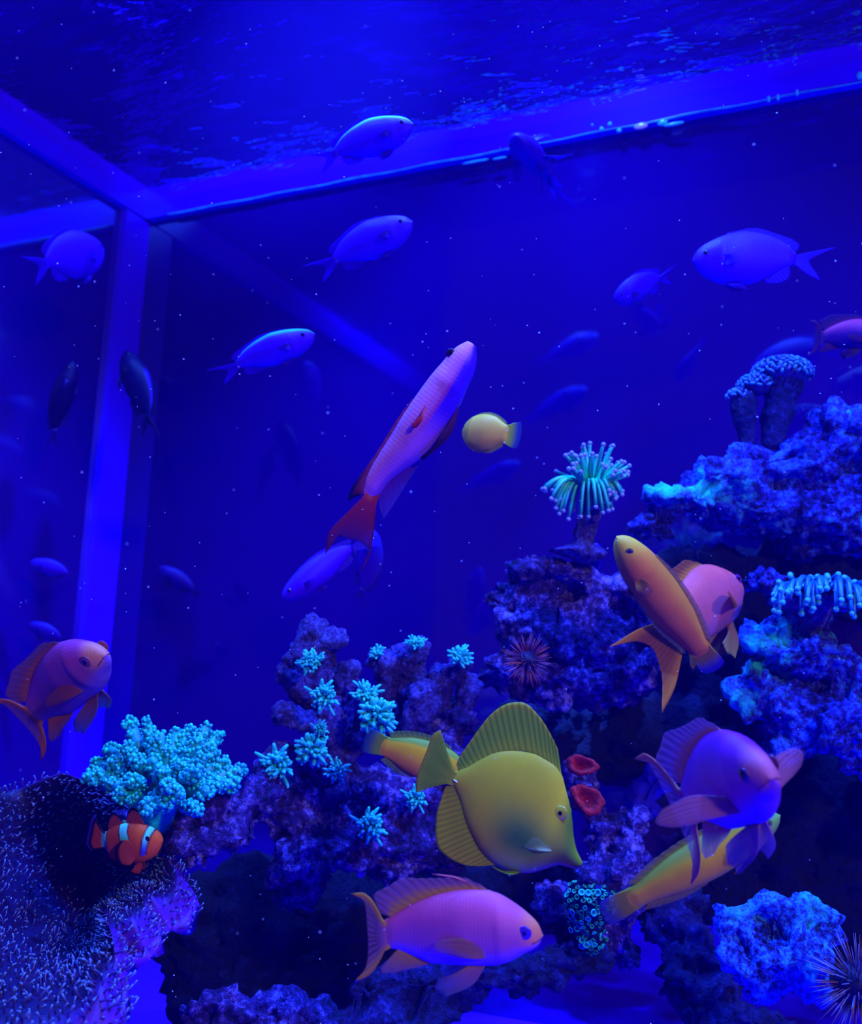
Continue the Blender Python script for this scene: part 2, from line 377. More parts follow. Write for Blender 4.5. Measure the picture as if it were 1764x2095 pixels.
rock('reef_rock', 'black shadowed rock behind the rim of the carpet anemone',
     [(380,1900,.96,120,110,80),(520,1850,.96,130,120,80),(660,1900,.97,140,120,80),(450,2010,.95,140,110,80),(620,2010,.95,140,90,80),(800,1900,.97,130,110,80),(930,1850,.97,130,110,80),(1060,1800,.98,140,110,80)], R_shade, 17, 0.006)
rock('reef_rock', 'pale violet rubble rock at the bottom edge beside the anemone',
     [(390,2075,.74,45,35),(460,2055,.74,45,42),(520,2080,.74,60,45),(590,2070,.74,55,38),(660,2090,.74,55,36),(430,2130,.73,90,45),(580,2140,.73,110,50)], R_purple, 18, 0.0035)
rock('reef_rock', 'dark red speckled rock below the pink anthias at the bottom',
     [(760,2030,.84,70,60),(860,2010,.84,80,60),(960,1990,.84,80,60),(1060,1985,.84,80,55),(1150,1975,.84,80,45),(1210,1960,.84,55,42),(820,2090,.83,90,50),(720,2110,.82,80,50),(900,2060,.84,70,30)], R_dark, 19)
rock('reef_rock', 'blue pillar rock with red sponges right of the tang snout',
     [(1200,1620,.90,40,60),(1230,1700,.89,45,60),(1290,1700,.88,45,50),(1300,1780,.87,50,60),(1225,1790,.88,50,60),(1200,1880,.86,60,60),(1270,1870,.86,50,60),(1170,1940,.86,45,40),(1270,1940,.86,45,50),(1140,1850,.88,50,60)], R_purple, 20)
rock('reef_rock', 'dark leaning rock pillar left of the bright blue boulder',
     [(1350,1880,.87,50,60),(1400,1930,.86,60,70),(1390,2000,.85,55,60),(1430,2060,.84,50,60),(1480,1990,.85,50,60),(1400,1850,.88,60,40),(1470,2110,.83,70,40),(1560,2090,.82,80,35)], R_dark, 21)
rock('reef_rock', 'vivid blue pitted boulder at the lower right corner',
     [(1500,1890,.76,45,50),(1570,1860,.76,65,45),(1650,1860,.76,60,45),(1690,1890,.76,42,50),(1530,1960,.75,55,55),(1620,1950,.75,80,65),(1560,2010,.75,60,40),(1650,2000,.75,50,40),(1480,1860,.77,25,25)], R_bright, 22, 0.0034, 0.8, 0.012, 28)
rock('reef_rock', 'rock wall painted in deep shade behind the anthias that faces the viewer',
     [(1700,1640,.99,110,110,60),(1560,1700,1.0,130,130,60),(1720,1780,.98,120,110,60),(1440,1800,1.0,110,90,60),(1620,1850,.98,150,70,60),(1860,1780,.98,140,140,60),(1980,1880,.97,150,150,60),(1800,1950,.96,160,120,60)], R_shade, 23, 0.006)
rock('reef_rock', 'blurred blue rock step behind the dorsal fin of the anthias at right',
     [(1350,1590,.96,50,32,50),(1420,1560,.96,60,34,50),(1480,1530,.97,50,30,50),(1320,1640,.96,45,45,50)], plain('soft_blue_rock', (0.02, 0.006, 0.42), 0.8, 0.2, 30, 0.3, 0.4, 0.004), 24, 0.006)

# ------------------------------------------------------------------ branching coral stubs with cyan polyps
def rosette(seed, n, L, r, name, spread=1.35):
    rnd = random.Random(seed); mb = MB(); V0, F0 = ico(2)
    mb.add(V0 * np.array((0.45, 0.45, 0.25)) * L, F0, A(10, 40, 170))
    for i in range(n):
        t = (i + 0.5) / n; th = i * 2.39996 + rnd.uniform(-.2, .2); ph = math.acos(1 - t * (1 - math.cos(spread)))
        d = np.array((math.sin(ph) * math.cos(th), math.sin(ph) * math.sin(th), math.cos(ph)))
        l_ = L * rnd.uniform(0.8, 1.15); q = np.array([rnd.uniform(-.22, .22) for _ in range(3)])
        pts = [d * 0.15 * L, d * 0.55 * l_, (d + q) * 0.85 * l_, (d + q * 1.5) * 1.0 * l_]
        V, Fc = tube(pts, [r * .7, r * .9, r * 1.15, r * .7], 6)
        c0, c1 = A(2, 50, 220), A(14, 140, 255)
        ts = np.repeat(np.array((0.1, .45, .8, 1.0)), 6); ts = np.append(ts, (0, 1))
        mb.add(V, Fc, mixc(c0, c1, ts))
    return mb.mesh(name)
M_polyp = attr_mat('coral_polyp', 0.4, 0.5, nvar=0.15, fine=0.3)
ROS = [rosette(k, 70, 0.012, 0.0013, 'polyp') for k in (1, 2)] + [rosette(3, 80, 0.012, 0.0014, 'polyp')]
def frame_z(d):
    d = np.asarray(d) / np.linalg.norm(d); a = np.array((0, 0, 1.0)) if abs(d[2]) < .9 else np.array((1.0, 0, 0))
    x = np.cross(a, d); x /= np.linalg.norm(x); return np.array((x, np.cross(d, x), d)).T
def put(o, org, loc, d, s):
    m = np.eye(4); m[:3, :3] = frame_z(d) * s; m[:3, 3] = np.asarray(loc) - np.asarray(org)
    o.matrix_local = Matrix(m.tolist())
def stub_coral(label, base, stubs, polyps, seed):
    bp_ = P(*base[:3]); root = empty('branching_coral', bp_, label, 'coral')
    for i, (x0, y0, x1, y1, r, d) in enumerate(stubs):
        k = d / F; me = blob_mesh('branch', capsule(P(x0, y0, d), P(x1, y1, d - r * k * .3), r * k * .85, r * k), 0.0030, ((30, 0.0045), (90, 0.005), (240, 0.003)), seed + i, 0.004, 70, bp_)
        obj('branch', me, R_stub, root)
    for i, (x, y, d, rr, dx, dy, dz) in enumerate(polyps):
        o = obj('polyp', ROS[i % 3], M_polyp, root); put(o, bp_, P(x, y, d), cv(dx, dy, dz), rr * d / F / 0.012)
    return root
R_stub = rock_mat('coral_skeleton', (0.02, 0.006, 0.05), (0.09, 0.035, 0.22), (0.20, 0.16, 0.60), 0.38, 0.62, scale=40)
stub_coral('knobbly violet branching coral tower with cyan polyps right of the leather coral', (650, 1620, .89),
    [(690,1610,670,1450,42,.90),(670,1460,650,1330,42,.91),(640,1350,640,1290,34,.91),(650,1330,685,1305,24,.90),(640,1390,600,1350,28,.90),(660,1450,590,1380,34,.90),
     (655,1490,580,1460,27,.88),(700,1440,715,1370,28,.90),(700,1480,735,1420,30,.90),(655,1560,560,1540,26,.88),(640,1300,615,1340,28,.90),(700,1560,760,1470,30,.90)],
    [(640,1358,.865,26,-.2,.5,.8),(663,1424,.855,30,0,.1,1),(768,1462,.86,38,.3,0,1),(748,1425,.875,28,.4,.5,.8),(572,1562,.85,36,-.3,.1,1),(637,1530,.865,34,.1,-.1,1),(690,1575,.87,24,.2,-.1,1),(655,1490,.86,16,.2,.1,1)], 60)
stub_coral('low dark violet coral branches with pale tips between the coral tower and the boulder', (850, 1470, .94),
    [(800,1480,790,1360,34,.95),(845,1460,830,1350,36,.95),(790,1370,765,1350,24,.95),(830,1350,858,1325,24,.94),(880,1470,900,1390,36,.95),(900,1400,940,1355,26,.94),(850,1480,870,1420,40,.93),(940,1460,960,1400,30,.95)],
    [(850,1322,.92,20,.2,.9,.4),(775,1340,.93,17,-.5,.8,.4),(938,1348,.92,24,.3,.8,.5)], 80)
for lab, L in (('small cyan polyp tuft on the purple mound below the orange wrasse', [(755,1688,.86,32,.2,.2,1)]),
               ('tiny blue polyp cluster on rock just under the tang tail fin', [(852,1632,.88,24,-.2,.2,1)])):
    q = P(*L[0][:3]); root = empty('polyp_coral', q, lab, 'coral')
    o = obj('polyp', ROS[1], M_polyp, root); put(o, q, q, cv(*L[0][4:]), L[0][3] * L[0][2] / F / 0.012)
    st = blob_mesh('base', capsule(P(L[0][0], L[0][1] + 6, L[0][2] + .03), P(L[0][0], L[0][1], L[0][2]), .008, .006), 0.002, ((110, 0.002),), 3, org=q); obj('base', st, R_stub, root)

# ------------------------------------------------------------------ cyan leather coral
CR = lambda X, Y: (X / 3.15, 1260 + Y / 3.15)
lc = P(*CR(1000, 1330), .80)
root = empty('leather_coral', lc, 'bright cyan tree-like leather coral with knobbly fingers behind the clownfish', 'coral')
M_leath = attr_mat('leather_coral', 0.45, 0.5, nvar=0.2, nscale=220, fine=0.5)
tips = [(825,665,2),(950,660,1),(1040,750,0),(1150,730,1),(1230,720,2),(1355,700,1),(1430,760,2),(690,840,1),(790,830,0),(900,800,2),(1000,800,0),(1100,850,0),(1200,830,1),(1290,800,0),
        (600,940,1),(530,1030,0),(700,930,0),(880,910,-1),(830,1050,-2),(680,1090,-1),(760,1160,-2),(1050,985,-2),(1100,1100,-3),(950,1250,-3),(1080,1220,-3),(1150,1150,-3),(1320,900,-1),
        (1290,1000,-2),(1350,1130,-2),(1430,1080,-1),(1290,1260,-3),(1480,930,1),(1580,990,1),(1540,1080,0),(1400,860,1),(620,1000,0),(980,920,-1),(1200,950,-1)]
rnd = random.Random(5); V1, F1 = ico(1); c_hi, c_lo = A(6, 210, 255), A(2, 100, 245)
cen = np.array(CR(1010, 1090)); V2, F2 = ico(2)
for X, Y, dz in tips:
    t = np.array(CR(X, Y)); dd = .80 + dz * .020; b0 = cen + (t - cen) * 0.55
    p0, p1 = P(b0[0], b0[1] + 6, .80 + dz * .008), P(t[0], t[1], dd)
    ln = np.linalg.norm(p1 - p0)
    if ln < .022: p0 = p1 + (p0 - p1) / ln * .022; ln = .022
    mb = MB(); R0 = rnd.uniform(.0040, .0056); ax = (p1 - p0) / ln
    pts = [p0 + (p1 - p0) * q for q in (0, .3, .6, .85, 1)]
    V, Fc = tube(pts, [R0 * .75, R0, R0 * .95, R0 * .8, R0 * .4], 10); mb.add(V - lc, Fc, A(2, 110, 225))
    fr_ = frame_z(ax); nb = int(24 + ln * 1300)
    for i in range(nb):
        q = rnd.random() ** .8; th = i * 2.4; rr = R0 * (1.08 if q < .85 else 1.08 - (q - .85) * 4)
        c = p0 + (p1 - p0) * (q * 1.03) + fr_ @ np.array((math.cos(th), math.sin(th), 0)) * rr
        s = rnd.uniform(.0012, .0021)
        mb.add(c - lc + V1 * s, F1, mixc(c_lo, c_hi, rnd.random()))
    obj('branch', mb.mesh('branch'), M_leath, root)
st = MB()
for X, Y, r_ in ((1000,1300,.012),(930,1150,.008),(1010,1080,.007),(1120,1030,.008),(870,1080,.007),(1180,1090,.007),(800,1150,.006)):
    V, Fc = tube([lc, P(*CR((X + 1000) / 2, (Y + 1290) / 2), .80), P(*CR(X, Y), .795)], [.014, r_ * 1.2, r_ * .7], 12); st.add(V - lc, Fc, A(8, 190, 255))
obj('stem', st.mesh('stem'), M_leath, root)

# ------------------------------------------------------------------ carpet anemone
out = [(120,1592,.92),(200,1612,.90),(250,1648,.87),(300,1700,.83),(335,1760,.79),(374,1798,.765),(388,1838,.74),(372,1872,.72),(338,1884,.715),(316,1886,.71),(312,1915,.695),(288,1940,.685),(256,1950,.68),(232,1952,.67),
       (238,1985,.655),(240,2030,.64),(228,2075,.625),(200,2120,.61),(100,2190,.59),(-100,2220,.58),(-300,2060,.62),(-350,1850,.7),(-250,1680,.8),(-110,1625,.88),(10,1622,.92)]
no_ = len(out); ths = np.arange(no_ + 1)
op = np.array([P(*q) for q in out]); op = np.vstack((op, op[:1]))
NT, NR = 160, 48
ang = np.linspace(0, no_, NT, endpoint=False)
rim = np.stack([pchip(ths, op[:, k], ang) for k in range(3)], 1)
ctr = P(195, 1800, .93); an_org = P(180, 2080, .78)
S = np.zeros((NR, NT, 3)); upv = cv(0.15, .8, .6)
for i, rr in enumerate(np.linspace(0.02, 1, NR)):
    bul = 0.026 * math.sin(math.pi * rr ** 2.2) - 0.03 * (1 - rr) ** 2
    cur = 0.005 * np.cos(ang * 2 * math.pi / no_ * 9) * rr ** 3
    S[i] = ctr + (rim - ctr) * (rr ** .8) + upv * (bul + cur)[:, None] + cv(.2, -.7, -.6) * (0.020 * sstep(.86, 1, rr))
root = empty('carpet_anemone', an_org, 'large folded purple carpet anemone with short tentacles at the lower left', 'anemone')
V = S.reshape(-1, 3); Fc = []
for i in range(NR - 1):
    for k in range(NT):
        a, b_ = i * NT + k, i * NT + (k + 1) % NT; Fc.append((a, b_, b_ + NT, a + NT))
Fc.append(tuple(range(NT - 1, -1, -1)))
# closed underside: rim tucked back and down to a foot
nb_ = len(V); r2 = S[int(NR * .6)] - upv * .05 + cv(.1, -.3, -1) * .03
und = [rim + cv(0, -.5, -1) * .012, r2, r2.mean(0) + (r2 - r2.mean(0)) * .4 - upv * .06]
V = np.vstack([V] + und)
for j in range(3):
    q0 = (NR - 1) * NT if j == 0 else nb_ + (j - 1) * NT; q1 = nb_ + j * NT
    for k in range(NT): Fc.append((q0 + k, q0 + (k + 1) % NT, q1 + (k + 1) % NT, q1 + k))
M_anem = attr_mat('anemone_disc', 0.55, 0.35, nvar=0.3, nscale=90, fine=0.5)
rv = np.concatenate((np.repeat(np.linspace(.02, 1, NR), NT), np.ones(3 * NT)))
obj('disc', new_mesh('disc', V - an_org, Fc, mixc(A(10, 1, 80), A(60, 16, 235), sstep(.80, .97, rv))), M_anem, root)  # interior coloured near black for the shade of the bowl, margin violet
M_tent = attr_mat('anemone_tentacle', 0.4, 0.5, nvar=0.1)
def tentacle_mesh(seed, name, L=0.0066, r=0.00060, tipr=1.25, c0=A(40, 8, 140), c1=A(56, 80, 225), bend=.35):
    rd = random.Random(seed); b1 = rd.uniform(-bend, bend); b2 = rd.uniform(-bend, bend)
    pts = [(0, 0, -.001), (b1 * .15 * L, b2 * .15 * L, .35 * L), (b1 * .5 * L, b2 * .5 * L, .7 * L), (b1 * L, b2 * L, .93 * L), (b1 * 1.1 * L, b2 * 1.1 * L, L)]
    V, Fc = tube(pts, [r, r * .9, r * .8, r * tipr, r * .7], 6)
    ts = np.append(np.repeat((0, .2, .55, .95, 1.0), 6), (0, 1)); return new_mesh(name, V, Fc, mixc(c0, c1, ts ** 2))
TM = [tentacle_mesh(k, 'tentacle', bend=.6) for k in range(6)]
rnd = random.Random(9); spots = []
for _ in range(16000):
    rr = rnd.random() ** .5 * .97; k = rnd.random() * NT; i = min(int(rr * (NR - 1)), NR - 2); k0 = int(k) % NT
    p = S[i, k0] + (S[i + 1, k0] - S[i, k0]) * rnd.random() + (S[i, (k0 + 1) % NT] - S[i, k0]) * rnd.random()
    nn = np.cross(S[i, (k0 + 1) % NT] - S[i, k0], S[i + 1, k0] - S[i, k0]); nn /= np.linalg.norm(nn) + 1e-12
    if nn @ cv(0, .6, .8) < 0: nn = -nn
    c_ = RCW.T @ (p - CAM); u_, v_ = IMW / 2 + F * c_[0] / -c_[2], IMH / 2 - F * c_[1] / -c_[2]
    if u_ < -330 or v_ > 2230: continue
    spots.append((-c_[2], u_, v_, p, nn))
keep = []; grid = {}
for q in spots:                                 # even spacing, like the real carpet
    g = tuple((q[3] / 0.0046).astype(int))
    if any((g[0]+a, g[1]+b_, g[2]+c) in grid and np.linalg.norm(grid[(g[0]+a, g[1]+b_, g[2]+c)] - q[3]) < .0040 for a in (-1,0,1) for b_ in (-1,0,1) for c in (-1,0,1)): continue
    grid[g] = q[3]; keep.append(q)
vis = sorted([q for q in keep if 0 < q[1] < 400 and q[2] < 2095], key=lambda q: q[0]); near = vis[:260]; nid = set(id(q) for q in near)
mb = MB(); TD = []
for m_ in TM:
    vv = np.empty(len(m_.vertices) * 3); m_.vertices.foreach_get('co', vv); cc = np.empty(len(m_.vertices) * 4); m_.color_attributes['Col'].data.foreach_get('color', cc)
    TD.append((vv.reshape(-1, 3), [tuple(f.vertices) for f in m_.polygons], cc.reshape(-1, 4)[:, :3]))
for j, q in enumerate(keep):
    dn = q[4] + np.array([rnd.uniform(-.35, .35) for _ in range(3)]); s = rnd.uniform(.6, 1.0) * (1.0 + .25 * float(sstep(.72, .62, q[0])))
    if id(q) in nid:
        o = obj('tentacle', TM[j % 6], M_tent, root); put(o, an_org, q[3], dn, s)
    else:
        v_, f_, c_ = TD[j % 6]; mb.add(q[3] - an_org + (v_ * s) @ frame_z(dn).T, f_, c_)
tag(obj('tentacle_carpet', mb.mesh('tentacle_carpet'), M_tent, root), kind='stuff')

# ------------------------------------------------------------------ torch coral and hammer coral
def tentacled(name, label, org, stalk, tents, c0, c1, tipc, r, tip_r, seed):
    root = empty(name, org, label, 'coral'); rd = random.Random(seed)
    me = blob_mesh('stalk', stalk, 0.0028, ((40, 0.003), (140, 0.002)), seed, 0.002, 70, org); obj('stalk', me, R_stub, root)
    V0, F0 = ico(2); tm = new_mesh('tip', V0 * tip_r, F0, np.tile(tipc, (len(V0), 1)))
    for p0, p1, p2 in tents:
        ts = np.linspace(0, 1, 8)[:, None]; pts = (1 - ts) ** 2 * p0 + 2 * ts * (1 - ts) * p1 + ts ** 2 * p2
        V, Fc = tube(pts - org, np.linspace(1.15, .8, 8) * r, 7)
        cc = mixc(c0, c1, np.append(np.repeat(np.linspace(0, 1, 8), 7), (0, 1)))
        o = obj('tentacle', new_mesh('tentacle', V, Fc, cc), M_polyp, root)
        obj('tip', tm, M_polyp, o, loc=pts[-1] - org)
    return root
rnd = random.Random(21); d0 = .93; k = d0 / F
def pt(x, y, dz=0): return P(x, y, d0 + dz)
tents = []
for i in range(130):
    side = rnd.random(); ph = rnd.uniform(-1, 1)
    if i < 56:    # drooping skirt
        th = rnd.uniform(math.pi * .92, math.pi * 2.05); L = rnd.uniform(70, 112) if math.cos(th) < 0 else rnd.uniform(45, 85)
        x1 = 1205 + math.cos(th) * L * .85; y1 = 985 - math.sin(th) * L * .55 + 22
        dz = rnd.uniform(-.03, .01); tents.append((pt(1205 + math.cos(th) * 22, 985, dz * .3), pt(1205 + math.cos(th) * L * .55, 962, dz), pt(x1, y1, dz)))
    else:         # upright ones
        th = rnd.uniform(-.25, math.pi * 1.02); L = rnd.uniform(35, 100)
        x1 = 1217 + math.cos(th) * L * .75; y1 = 975 - abs(math.sin(th)) * L * .8; dz = rnd.uniform(-.03, .03)
        tents.append((pt(1212 + math.cos(th) * 25, 985, dz * .4), pt(1215 + math.cos(th) * L * .5, 985 - abs(math.sin(th)) * L * .55, dz), pt(x1 + rnd.uniform(-8, 8), y1, dz)))
tentacled('torch_coral', 'teal torch coral with lilac tentacle tips on a dark stalk', P(1190, 1130, d0),
          capsule(P(1215, 1000, d0), P(1195, 1110, d0), 26 * k, 22 * k) + [(P(1160, 1128, d0), (45 * k, 40 * k, 10 * k)), (P(1195, 1130, d0), (45 * k, 40 * k, 22 * k))],
          tents, A(4, 200, 200), A(14, 105, 190), A(76, 84, 235), 4.2 * k, 4.9 * k, 31)
rnd = random.Random(22); d0 = .90; k = d0 / F; tents = []
for i in range(74):
    x = rnd.uniform(1600, 1762); y = 1202 - 14 * math.sin((x - 1590) / 175 * math.pi) + rnd.uniform(-8, 10); dz = rnd.uniform(-.028, .015)
    dx = (x - 1675) * .22 + rnd.uniform(-10, 10); dy = rnd.uniform(8, 58) if dz < 0 else rnd.uniform(-14, 12)
    tents.append((pt(x, y, dz + .01), pt(x + dx * .7, y - 8, dz - .006), pt(x + dx, y + dy, dz - .012)))
tentacled('hammer_coral', 'bright blue hammer coral with drooping tentacles near the right edge', P(1670, 1270, d0 + .02),
          [(P(1640, 1228, d0 + .02), (60 * k, 50 * k, 24 * k)), (P(1700, 1225, d0 + .02), (60 * k, 50 * k, 24 * k))] + capsule(P(1670, 1225, d0 + .02), P(1665, 1290, d0 + .03), 40 * k, 30 * k),
          tents, A(4, 40, 220), A(14, 90, 255), A(24, 115, 255), 5.2 * k, 6.2 * k, 32)

# stalked coral with two curled heads on the upper ledge
d0 = 1.0; k = d0 / F; so = P(1560, 905, d0)
root = empty('stalked_coral', so, 'blue coral with a curly cauliflower crown on a dark double stalk, upper right', 'coral')
obj('stalk', blob_mesh('stalk', capsule(P(1528, 905, d0), P(1520, 815, d0), 18 * k, 27 * k), 0.0028, ((40, .003), (140, .002)), 41, 0, 60, so), R_dark, root)
obj('stalk', blob_mesh('stalk', capsule(P(1580, 905, d0), P(1605, 790, d0), 24 * k, 40 * k), 0.0028, ((40, .003), (140, .002)), 42, 0, 60, so), R_dark, root)
M_crown = attr_mat('coral_crown', 0.45, 0.5, nvar=0.3, nscale=120, fine=0.6)
rnd = random.Random(44)
for hx, hy, rx, ry, nn in ((1600, 765, 58, 32, 150), (1548, 790, 36, 22, 80), (1512, 812, 22, 14, 36)):
    mb = MB(); V, Fc = ico(3); c = P(hx, hy, d0); R3 = np.array((rx, rx * .8, ry)) * k
    mb.add(c - so + V * R3 * .92, Fc, A(20, 15, 150))
    for i in range(nn):
        t = 1 - (i + .5) / nn * 1.25; th = i * 2.4; s_ = math.sqrt(max(0, 1 - t * t)); dv = np.array((s_ * math.cos(th), s_ * math.sin(th), t))
        q = c + dv * R3; e = np.array([rnd.uniform(-1, 1) for _ in range(3)]); e -= dv * (e @ dv); e *= 6 * k / (np.linalg.norm(e) + 1e-9)
        V, Fc = tube([q - e - dv * 2 * k, q - e * .5 + dv * 3 * k, q + e * .5 + dv * 3.5 * k, q + e - dv * 2 * k], [2 * k, 3.2 * k, 3.2 * k, 2 * k], 6)
        mb.add(V - so, Fc, mixc(A(20, 20, 200), A(24, 90, 250), rnd.random()))
    obj('crown', mb.mesh('crown'), M_crown, root)

# ------------------------------------------------------------------ zoanthid patch, red sponges, urchins
zo = P(1200, 1880, .80); root = empty('button_polyp_colony', zo, 'patch of tiny sea green button polyps below the tang snout', 'coral')
base = blob_mesh('base', pxblobs([(1200,1870,.825,45,60,30),(1230,1840,.825,35,35,25),(1180,1840,.825,30,35,25),(1210,1920,.825,35,25,25)]), 0.0035, ((40, .004), (120, .003)), 51, .003, 60, zo)
obj('base', base, R_dark, root)
M_zo = attr_mat('button_polyp', 0.4, 0.5, nvar=0.2, nscale=200)
def cup(name, r, h, c0, c1, n=10, rim=.28):
    an = np.arange(n) * 2 * math.pi / n; V = []; cs = []
    for rr, z, cc in ((.45, 0, c0), (.7, .6, c0), (1, 1, c1), (.78, 1.02, c1), (.35, .7, c0)):
        V += [(math.cos(a) * rr * r, math.sin(a) * rr * r, z * h) for a in an]; cs += [cc] * n
    V.append((0, 0, .62 * h)); cs.append(c0)
    Fc = [(j*n+i, j*n+(i+1) % n, (j+1)*n+(i+1) % n, (j+1)*n+i) for j in range(4) for i in range(n)] + [(4*n+i, 4*n+(i+1) % n, 5*n) for i in range(n)]
    return new_mesh(name, V, Fc, np.array(cs))
zc = [cup('button_polyp', .0019, .0022, A(3, 50, 70), A(6, 130, 140)), cup('button_polyp', .0024, .002, A(3, 80, 130), A(8, 170, 230)), cup('button_polyp', .0019, .0024, A(2, 36, 50), A(6, 90, 90))]
rnd = random.Random(52); bv = np.array([v.co[:] for v in base.vertices]); bn = np.array([v.normal[:] for v in base.vertices]); ch = []
for i in rnd.sample(range(len(bv)), len(bv)):
    if bn[i] @ cv(0, .3, 1) < .35: continue
    if all(np.linalg.norm(bv[i] - bv[j]) > .0034 for j in ch):
        ch.append(i)
        if len(ch) > 150: break
for i in ch:
    o = obj('button_polyp', zc[rnd.randrange(3)], M_zo, root); put(o, (0, 0, 0), bv[i] - bn[i] * .0004, bn[i] + np.array([rnd.uniform(-.4, .4) for _ in range(3)]), rnd.uniform(.8, 1.25))
M_sponge = plain('red_sponge', A(100, 14, 38), 0.75, 0.2, 150, 0.45, 0.9, 0.003)
def sponge(label, x, y, d, rx, ry, seed):
    so_ = P(x, y + ry, d); kk = d / F; n, NRg = 28, 9; rd = random.Random(seed); V = []; Fc = []
    prof = [(.55, -1), (.8, -.5), (.98, .1), (1.0, .6), (.92, .85), (.7, .8), (.52, .3), (.4, -.3), (.1, -.5)]
    ex, ez, ey = cv(.9, .1, .4), cv(.25, .55, .8), cv(-.3, .8, -.55)
    for j, (rr, hh) in enumerate(prof):
        for i in range(n):
            a = i * 2 * math.pi / n; wob = 1 + .10 * math.sin(3 * a + seed) + .07 * math.sin(7 * a + j)
            V.append(P(x, y, d) + ex * (math.cos(a) * rr * rx * wob * kk) + ey * (math.sin(a) * rr * ry * wob * kk) + ez * (hh * .45 * rx * kk) - so_)
    for j in range(len(prof) - 1):
        for i in range(n): Fc.append((j*n+i, j*n+(i+1) % n, (j+1)*n+(i+1) % n, (j+1)*n+i))
    Fc.append(tuple(range(n - 1, -1, -1))); Fc.append(tuple((len(prof)-1)*n + i for i in range(n)))
    return tag(obj('cup_sponge', new_mesh('cup_sponge', V, Fc), M_sponge, loc=so_), label, 'sponge')
sponge('lower cup-shaped red sponge beside the tang eye', 1200, 1638, .845, 32, 34, 1)
sponge('upper folded red sponge behind the tang dorsal fin', 1188, 1568, .855, 32, 22, 2)
M_spine = attr_mat('urchin_spine', 0.35, 0.5, nvar=0.2)
M_urch = plain('urchin_body', (0.01, 0.005, 0.03), 0.6, 0.3, 200, 0.3, 0.5)
def urchin(label, x, y, d, rp, lp, n, c0, c1, seed, thick=1.1):
    kk = d / F; c = P(x, y, d); root = empty('sea_urchin', c - np.array((0, 0, rp * kk * .8)), label, 'sea urchin'); og = np.array(root.location)
    V, Fc = ico(3); obj('body', new_mesh('body', c - og + V * np.array((1, 1, .8)) * rp * kk, Fc), M_urch, root); rd = random.Random(seed)
    sm = [new_mesh('spine', *tube([(0, 0, 0), (0, 0, .5), (0, 0, 1)], [t_, t_ * .7, t_ * .2], 5), np.tile(cc, (17, 1))) for t_, cc in ((.028 * thick, c0), (.022 * thick, c1), (.025 * thick, (np.asarray(c0) + np.asarray(c1)) / 2))]
    for i in range(n):
        t = 1 - 2 * (i + .5) / n; th = i * 2.4; s_ = math.sqrt(1 - t * t); dv = np.array((s_ * math.cos(th), s_ * math.sin(th), t)) + np.array([rd.uniform(-.15, .15) for _ in range(3)])
        dv /= np.linalg.norm(dv)
        if dv @ (RCW @ np.array((0, 0, 1.0))) < -.35: continue
        o = obj('spine', sm[rd.randrange(3)], M_spine, root); put(o, og, c + dv * rp * kk * .85, dv, lp * kk * rd.uniform(.7, 1.1))
urchin('black sea urchin with pale and orange spines at the lower right corner', 1755, 2010, .70, 52, 62, 300, A(70, 80, 225), A(84, 44, 70), 61)
urchin('small reddish spiny urchin tucked in the boulder left side', 1078, 1352, .905, 26, 34, 220, A(110, 40, 60), A(70, 40, 170), 62, 1.3)

# ------------------------------------------------------------------ fish
def spec(nose, tail, top, bot, fins, pect, pelv, eye, width, eyeY=None):
    N = np.array(nose, float); T = np.array(tail, float); Lp = np.linalg.norm(T - N); u = (T - N) / Lp; nrm = np.array((u[1], -u[0]))
    if np.mean([(np.array(p) - N) @ nrm for p in top]) < np.mean([(np.array(p) - N) @ nrm for p in bot]): nrm = -nrm
    cvt = lambda p: np.array(((np.array(p, float) - N) @ u / Lp, (np.array(p, float) - N) @ nrm / Lp))
    prof = lambda L: np.array(sorted([tuple(cvt(p)) for p in L]))
    rays = lambda R: [np.array([cvt(p) for p in r]) for r in R]
    return dict(top=prof(top), bot=prof(bot), fins={k: rays(v) for k, v in fins.items()}, pect=rays(pect), pelv=rays(pelv), eye=(*cvt(eye[:2]), eye[2] / Lp), width=np.array(width))
def resample(pl, m):
    pl = np.asarray(pl); d = np.append(0, np.cumsum(np.linalg.norm(np.diff(pl, axis=0), axis=1)))
    t = np.linspace(0, d[-1], m)
    if len(pl) > 2: return np.stack([pchip(d, pl[:, k], t) for k in range(2)], 1)
    return np.stack([np.interp(t, d, pl[:, k]) for k in range(2)], 1)
M_scale = attr_mat('fish_scales', 0.45, 0.2, 0.35, 0.10)
M_skin = attr_mat('fish_skin', 0.5, 0.12, 0.0, 0.10)
M_fin = fin_mat('fish_fin', 0.8)
M_eyeb = plain('eye_black', (0.002, 0.002, 0.004), 0.12, 0.6, 30, 0.1, 0)
M_lip = plain('fish_lip_dark', (0.02, 0.01, 0.03), 0.5, 0.3, 50, 0.2, 0)
_iris = {}
def iris_mat(c):
    key = tuple(np.round(c, 3))
    if key not in _iris: _iris[key] = plain('eye_iris', c, 0.2, 0.6, 80, 0.15, 0)
    return _iris[key]
